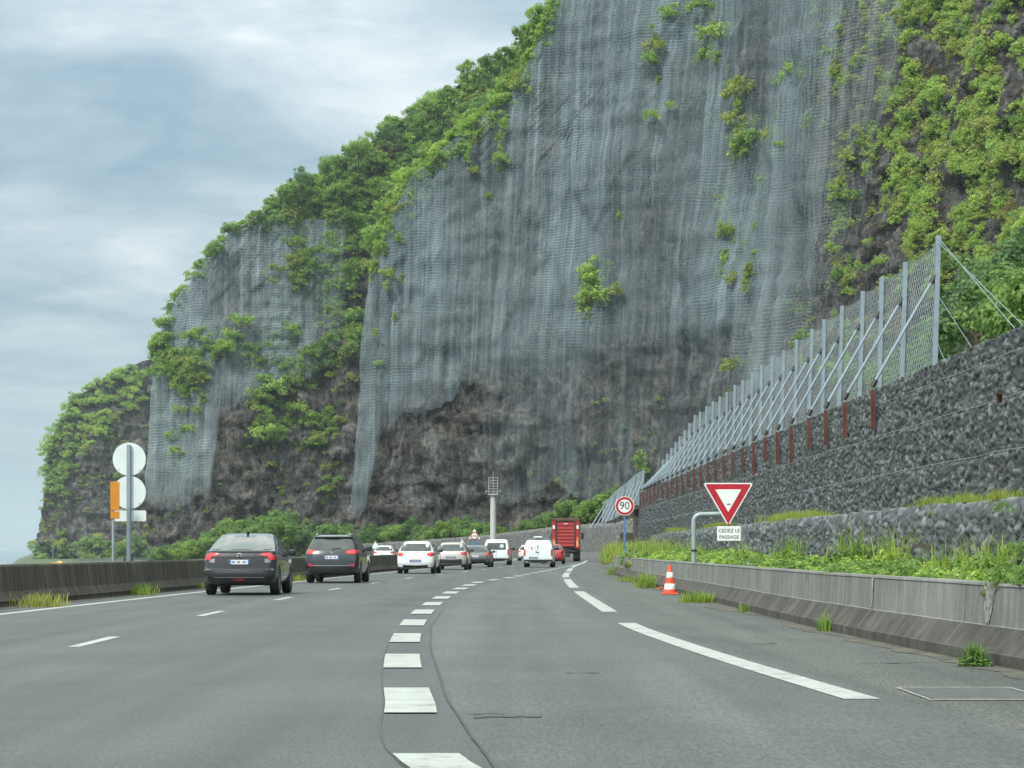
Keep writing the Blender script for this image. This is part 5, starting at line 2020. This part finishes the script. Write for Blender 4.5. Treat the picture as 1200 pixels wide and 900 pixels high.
def hatch(label, X, Y, paint_, seed, low=M['plastic'], lights=M['tail'], plate_grey=True, h=1.5, w_=.86, bump_h=.42, name='car'):
    k = h / 1.5
    c_ = Car(name, label, 'car', (X, Y, 0),
             [(.24, w_ - .1, .2, 3.7), (.32, w_ - .03, .05, 3.85), (.5, w_, 0, 3.94), (.7, w_, .02, 3.94), (.9 * k, w_ - .01, .07, 3.85), (1.0 * k, w_ - .03, .13, 3.2), (1.06 * k, w_ - .05, .18, 3.0), (1.2 * k, w_ - .12, .32, 2.6), (1.36 * k, w_ - .22, .5, 2.2), (1.45 * k, w_ - .28, .55, 2.0), (1.49 * k, w_ - .36, .72, 1.9), (1.5 * k, w_ - .5, .9, 1.7)],
             paint_, YAW(Y), cr=.36)
    c_.rpatch('rear_window', [(-(w_ - .14), 1.06 * k, 1.14 * k), (-(w_ - .25), 1.04 * k, 1.37 * k), (0, 1.03 * k, 1.39 * k), (w_ - .25, 1.04 * k, 1.37 * k), (w_ - .14, 1.06 * k, 1.14 * k)], M['glass_l'], .012)
    c_.rpatch('bumper', [(-(w_ - .03), .28, bump_h), (0, .28, bump_h - .04), (w_ - .03, .28, bump_h)], low, .015)
    for sd in (-1, 1):
        c_.rpatch('tail_light', [(sd * (w_ - .32), .86 * k, .96 * k), (sd * (w_ - .18), .8 * k, .99 * k), (sd * (w_ - .005), .84 * k, .96 * k)], lights, .02, nx=5)
        c_.spatch('side_window', [(.75, 1.05 * k), (.95, 1.3 * k), (1.9, 1.38 * k), (2.4, 1.2 * k), (2.75, 1.05 * k)], M['glass'], sd)
    c_.plate(.6 if bump_h < .5 else .68, grey=plate_grey)
    c_.wheels(.31, (.7, 3.2), .19)
    c_.mirrors(2.6, 1.06 * k, M['plastic'])
    return c_


hatch('white hatchback with red lamps alone in the left lane beside the barrier end', -4.45, 112.5, paint('paint_white', (.72, .74, .74), .3), 1)
hatch('beige grey hatchback with a dark lower bumper behind the white hatchback', -3.32, 133, paint('paint_beige', (.42, .4, .37), .3, .2), 2, bump_h=.6)
c = hatch('dark grey low car half hidden by the beige grey hatchback', -2.28, 152, paint('paint_slate', (.12, .135, .14), .25, .3), 3, h=1.36, w_=.9, bump_h=.52, plate_grey=False)
hatch('pale car mostly hidden behind the left side of the white ladder van', 1.45, 232, paint('paint_cream', (.6, .6, .54), .3), 4)
c = hatch('small red car in front of the white ladder van', 3.05, 184, paint('paint_red', (.38, .022, .025), .3), 5, h=1.52, w_=.84, lights=M['tail_d'])
hatch('white oncoming car showing its roof above the left barrier end', -10.65, 203, paint('paint_white', (.72, .74, .74), .3), 6, h=1.42)
hatch('white oncoming car glimpsed between the beige grey and the dark low car', -4.55, 255, paint('paint_white', (.72, .74, .74), .3), 7)
yc = hatch('yellow car parked far left below the farthest headland', -128, 700, paint('paint_yellow', (.7, .42, .02), .35), 8)
yc.root.location.z = ground_z(-128, 700)
yc.root.rotation_euler.z = R(70)


def van(label, X, Y, h, window, name='van'):
    c_ = Car(name, label, 'van', (X, Y, 0),
             [(.26, .8, .12, 4.1), (.34, .87, .03, 4.25), (.55, .9, 0, 4.35), (.9, .9, .02, 4.3), (1.05, .89, .03, 3.6), (1.1, .885, .04, 3.4), (1.4, .84, .1, 2.95), (h - .18, .78, .2, 2.5), (h - .06, .74, .24, 2.3), (h - .01, .66, .34, 2.2), (h, .5, .5, 2.0)],
             paint('paint_van_white', (.68, .72, .75), .35), YAW(Y), cr=.14, n=5)
    c_.rpatch('bumper', [(-.86, .3, .48), (.86, .3, .48)], M['plastic'], .03)
    for sd in (-1, 1):
        c_.rpatch('tail_light', [(sd * .78, .72, 1.12), (sd * .885, .72, 1.12)], M['tail'], .03, nx=4)
        c_.spatch('side_window', [(2.2, 1.12), (2.3, 1.45), (2.6, 1.5), (3.0, 1.3), (3.25, 1.12)], M['glass'], sd)
    c_.rpatch('door_seam', [(-.008, .5, h - .2), (.008, .5, h - .2)], M['plastic'], .006)
    if window:
        c_.rpatch('rear_window', [(-.66, 1.08, h - .24), (.66, 1.08, h - .24)], M['glass_l'], .014)
    c_.wheels(.32, (.75, 3.45), .2)
    c_.mirrors(3.1, 1.15, M['plastic'], 1.2)
    return c_


c = van('white van with a wide rear window ahead of the dark grey low car', -1.1, 172, 1.8, True)
mb = MB()
disc(mb, .15, -.004, .004, M['sign_back'], 16)
mb.build('round_sticker', None, c.root, loc=(.38, c.rear(.38, 1.33) - .03, 1.33))
c = van('white panel van with a ladder rack and a red and grey logo', 1.6, 150, 1.68, False)
c.plate(.6, x=-.3, grey=True)
mb = MB()
yb2 = c.rear(-.1, 1.25) - .02
for a, b, r_ in (((-.1, 1.0), (-.16, 1.22), .02), ((-.16, 1.22), (-.2, 1.28), .016), ((-.04, 1.0), (.02, 1.2), .022), ((.02, 1.2), (.05, 1.42), .02), ((.02, 1.2), (-.04, 1.42), .018), ((-.1, 1.02), (-.04, 1.02), .05)):
    mb.tube([(a[0] - .05, yb2, a[1]), (b[0] - .05, yb2, b[1])], r_, 5)
mb.build('grey_logo', M['plate_g'], c.root)
mb = MB()
mb.prism([(-.47, 1.28), (-.4, 1.3), (-.3, 1.05), (-.33, 1.0), (-.38, 1.04)], c.rear(-.4, 1.15) - .02, c.rear(-.4, 1.15) + .01)
mb.build('red_logo', simple('logo_red', (.55, .1, .13), .5), c.root)
mb = MB()
mb.box((-.05, c.rear(0, .93) - .02, .93), (.2, .03, .03))
mb.build('door_handle', M['plastic'], c.root)
mb = MB()
for y in (.5, 1.3, 2.1):
    mb.box((0, y, 1.74), (1.3, .05, .04))
    for sd in (-1, 1):
        mb.tube([(sd * .62, y, 1.6), (sd * .62, y, 1.75)], .02, 5)
for sd in (-1, 1):
    mb.tube([(sd * .6, .35, 1.77), (sd * .6, 2.3, 1.77)], .025, 6)
mb.build('roof_rack', M['galv'], c.root)
ld = MB()
for x in (-.3, .15):
    ld.tube([(x, .2, 1.84), (x, 2.9, 1.84)], .03, 6)
for k in range(9):
    ld.tube([(-.3, .35 + k * .3, 1.84), (.15, .35 + k * .3, 1.84)], .018, 5)
ld.box((.0, .35, 1.86), (.5, .3, .1), bev=.03)
lo_ = ld.build('ladder', M['sign_back'], None, loc=c.root.location)
tag(lo_, 'pale ladder lying on the roof rack of the white panel van', 'ladder')
lo_.rotation_euler.z = c.root.rotation_euler.z

# red tipper truck
Y = 222.0
tr = tag(empty('truck', (4.87, Y, 0), YAW(Y)), 'tall red tipper truck with a ribbed tailgate at the head of the queue', 'truck')
RED = simple('truck_red', (.3, .028, .028), .5, 0, .2, 2)
RED2 = simple('truck_red_rib', (.4, .05, .045), .5, 0, .15, 2)
mb = MB()
for sd in (-1, 1):
    mb.box((sd * 1.2, 3.2, 2.5), (.1, 6.3, 2.4))
mb.box((0, 3.2, 1.36), (2.5, 6.3, .14))
mb.box((0, 6.4, 2.5), (2.4, .1, 2.4))
mb.build('tipper_body', RED, tr)
mb = MB()
mb.box((0, 0, 2.45), (1.75, .1, 2.25), RED)
for k in range(7):
    mb.box((0, -.07, 1.45 + k * .31), (1.5, .07, .14), RED2, bev=.02)
mb.box((0, -.08, 3.42), (.34, .03, .07), M['sign_back'])
mb.build('tailgate', None, tr)
for sd in (-1, 1):
    mb = MB()
    mb.box((sd * 1.07, -.02, 2.4), (.36, .18, 2.5), RED, bev=.03)
    mb.box((sd * .84, -.04, 2.4), (.1, .14, 2.4), M['plastic'])
    mb.build('corner_post', None, tr)
    mb = MB()
    mb.box((sd * 1.08, -.13, 3.1), (.2, .03, .32), M['white_r'], bev=.01)
    mb.build('reflector', None, tr)
    mb = MB()
    mb.box((sd * 1.09, -.13, 1.75), (.2, .04, .9 if sd > 0 else .6), M['tail_o'], bev=.01)
    mb.box((sd * 1.03, -.15, 1.6), (.06, .02, .5), M['white_r'])
    mb.build('tail_light', None, tr)
mb = MB()
mb.box((0, 3.2, 3.82), (2.56, 6.4, .2), bev=.06)
mb.box((0, -.05, 3.74), (2.5, .16, .14))
mb.build('tarpaulin', simple('tarp', (.1, .055, .05), .8, 0, .3, 3), tr)
mb = MB()
mb.box((0, 4.0, 1.05), (.9, 7.6, .35))
mb.box((0, .25, .95), (2.3, .12, .2), bev=.02)
mb.box((-.2, .3, .62), (1.2, .08, .5))
mb.build('chassis', M['plastic'], tr)
mb = MB()
mb.box((0, 8.0, 1.85), (2.45, 2.0, 2.3), bev=.15)
mb.build('cab', RED, tr)
for sd in (-1, 1):
    mb = MB()
    mb.tube([(sd * 1.2, 8.2, 2.5), (sd * 1.42, 8.1, 2.6)], .03, 6)
    mb.box((sd * 1.45, 8.05, 2.35), (.22, .1, .6), bev=.04)
    mb.build('mirror', M['plastic'], tr)
for y in (1.2, 2.6, 7.6):
    for sd in (-1, 1):
        x1 = 1.24
        wd = .58 if y < 5 else .3
        mb = MB()
        mb.lathe([(.3, x1 - wd), (.48, x1 - wd), (.52, x1 - wd + .05), (.52, x1 - .05), (.48, x1), (.32, x1), (.3, x1 - .08), (.001, x1 - .1)], 26, 'x')
        mb.lathe([(.001, x1 - wd + .02), (.3, x1 - wd)], 26, 'x')
        if sd < 0:
            mb.v = [(-a, b, q) for a, b, q in mb.v]
        mb.build('wheel', M['black'], tr, True, sharp=40, loc=(0, y, .52))
for sd in (-1, 1):
    mb = MB()
    mb.box((sd * .97, .55, .68), (.56, .03, .7))
    mb.build('mud_flap', M['black'], tr)

# ------------------------------------------------------------------ damp sea air
mb = MB()
mb.box((-4000, 6650, 85), (10200, 14900, 190))
m, nt, out = new_mat('sea_air')
pv = nt.nodes.new('ShaderNodeVolumePrincipled')
pv.inputs['Color'].default_value = (.76, .89, .96, 1)
pv.inputs['Density'].default_value = HAZE
pv.inputs['Anisotropy'].default_value = 0.2
L(nt, pv.outputs[0], out.inputs['Volume'])
o = mb.build('haze', m)
o['kind'] = 'stuff'
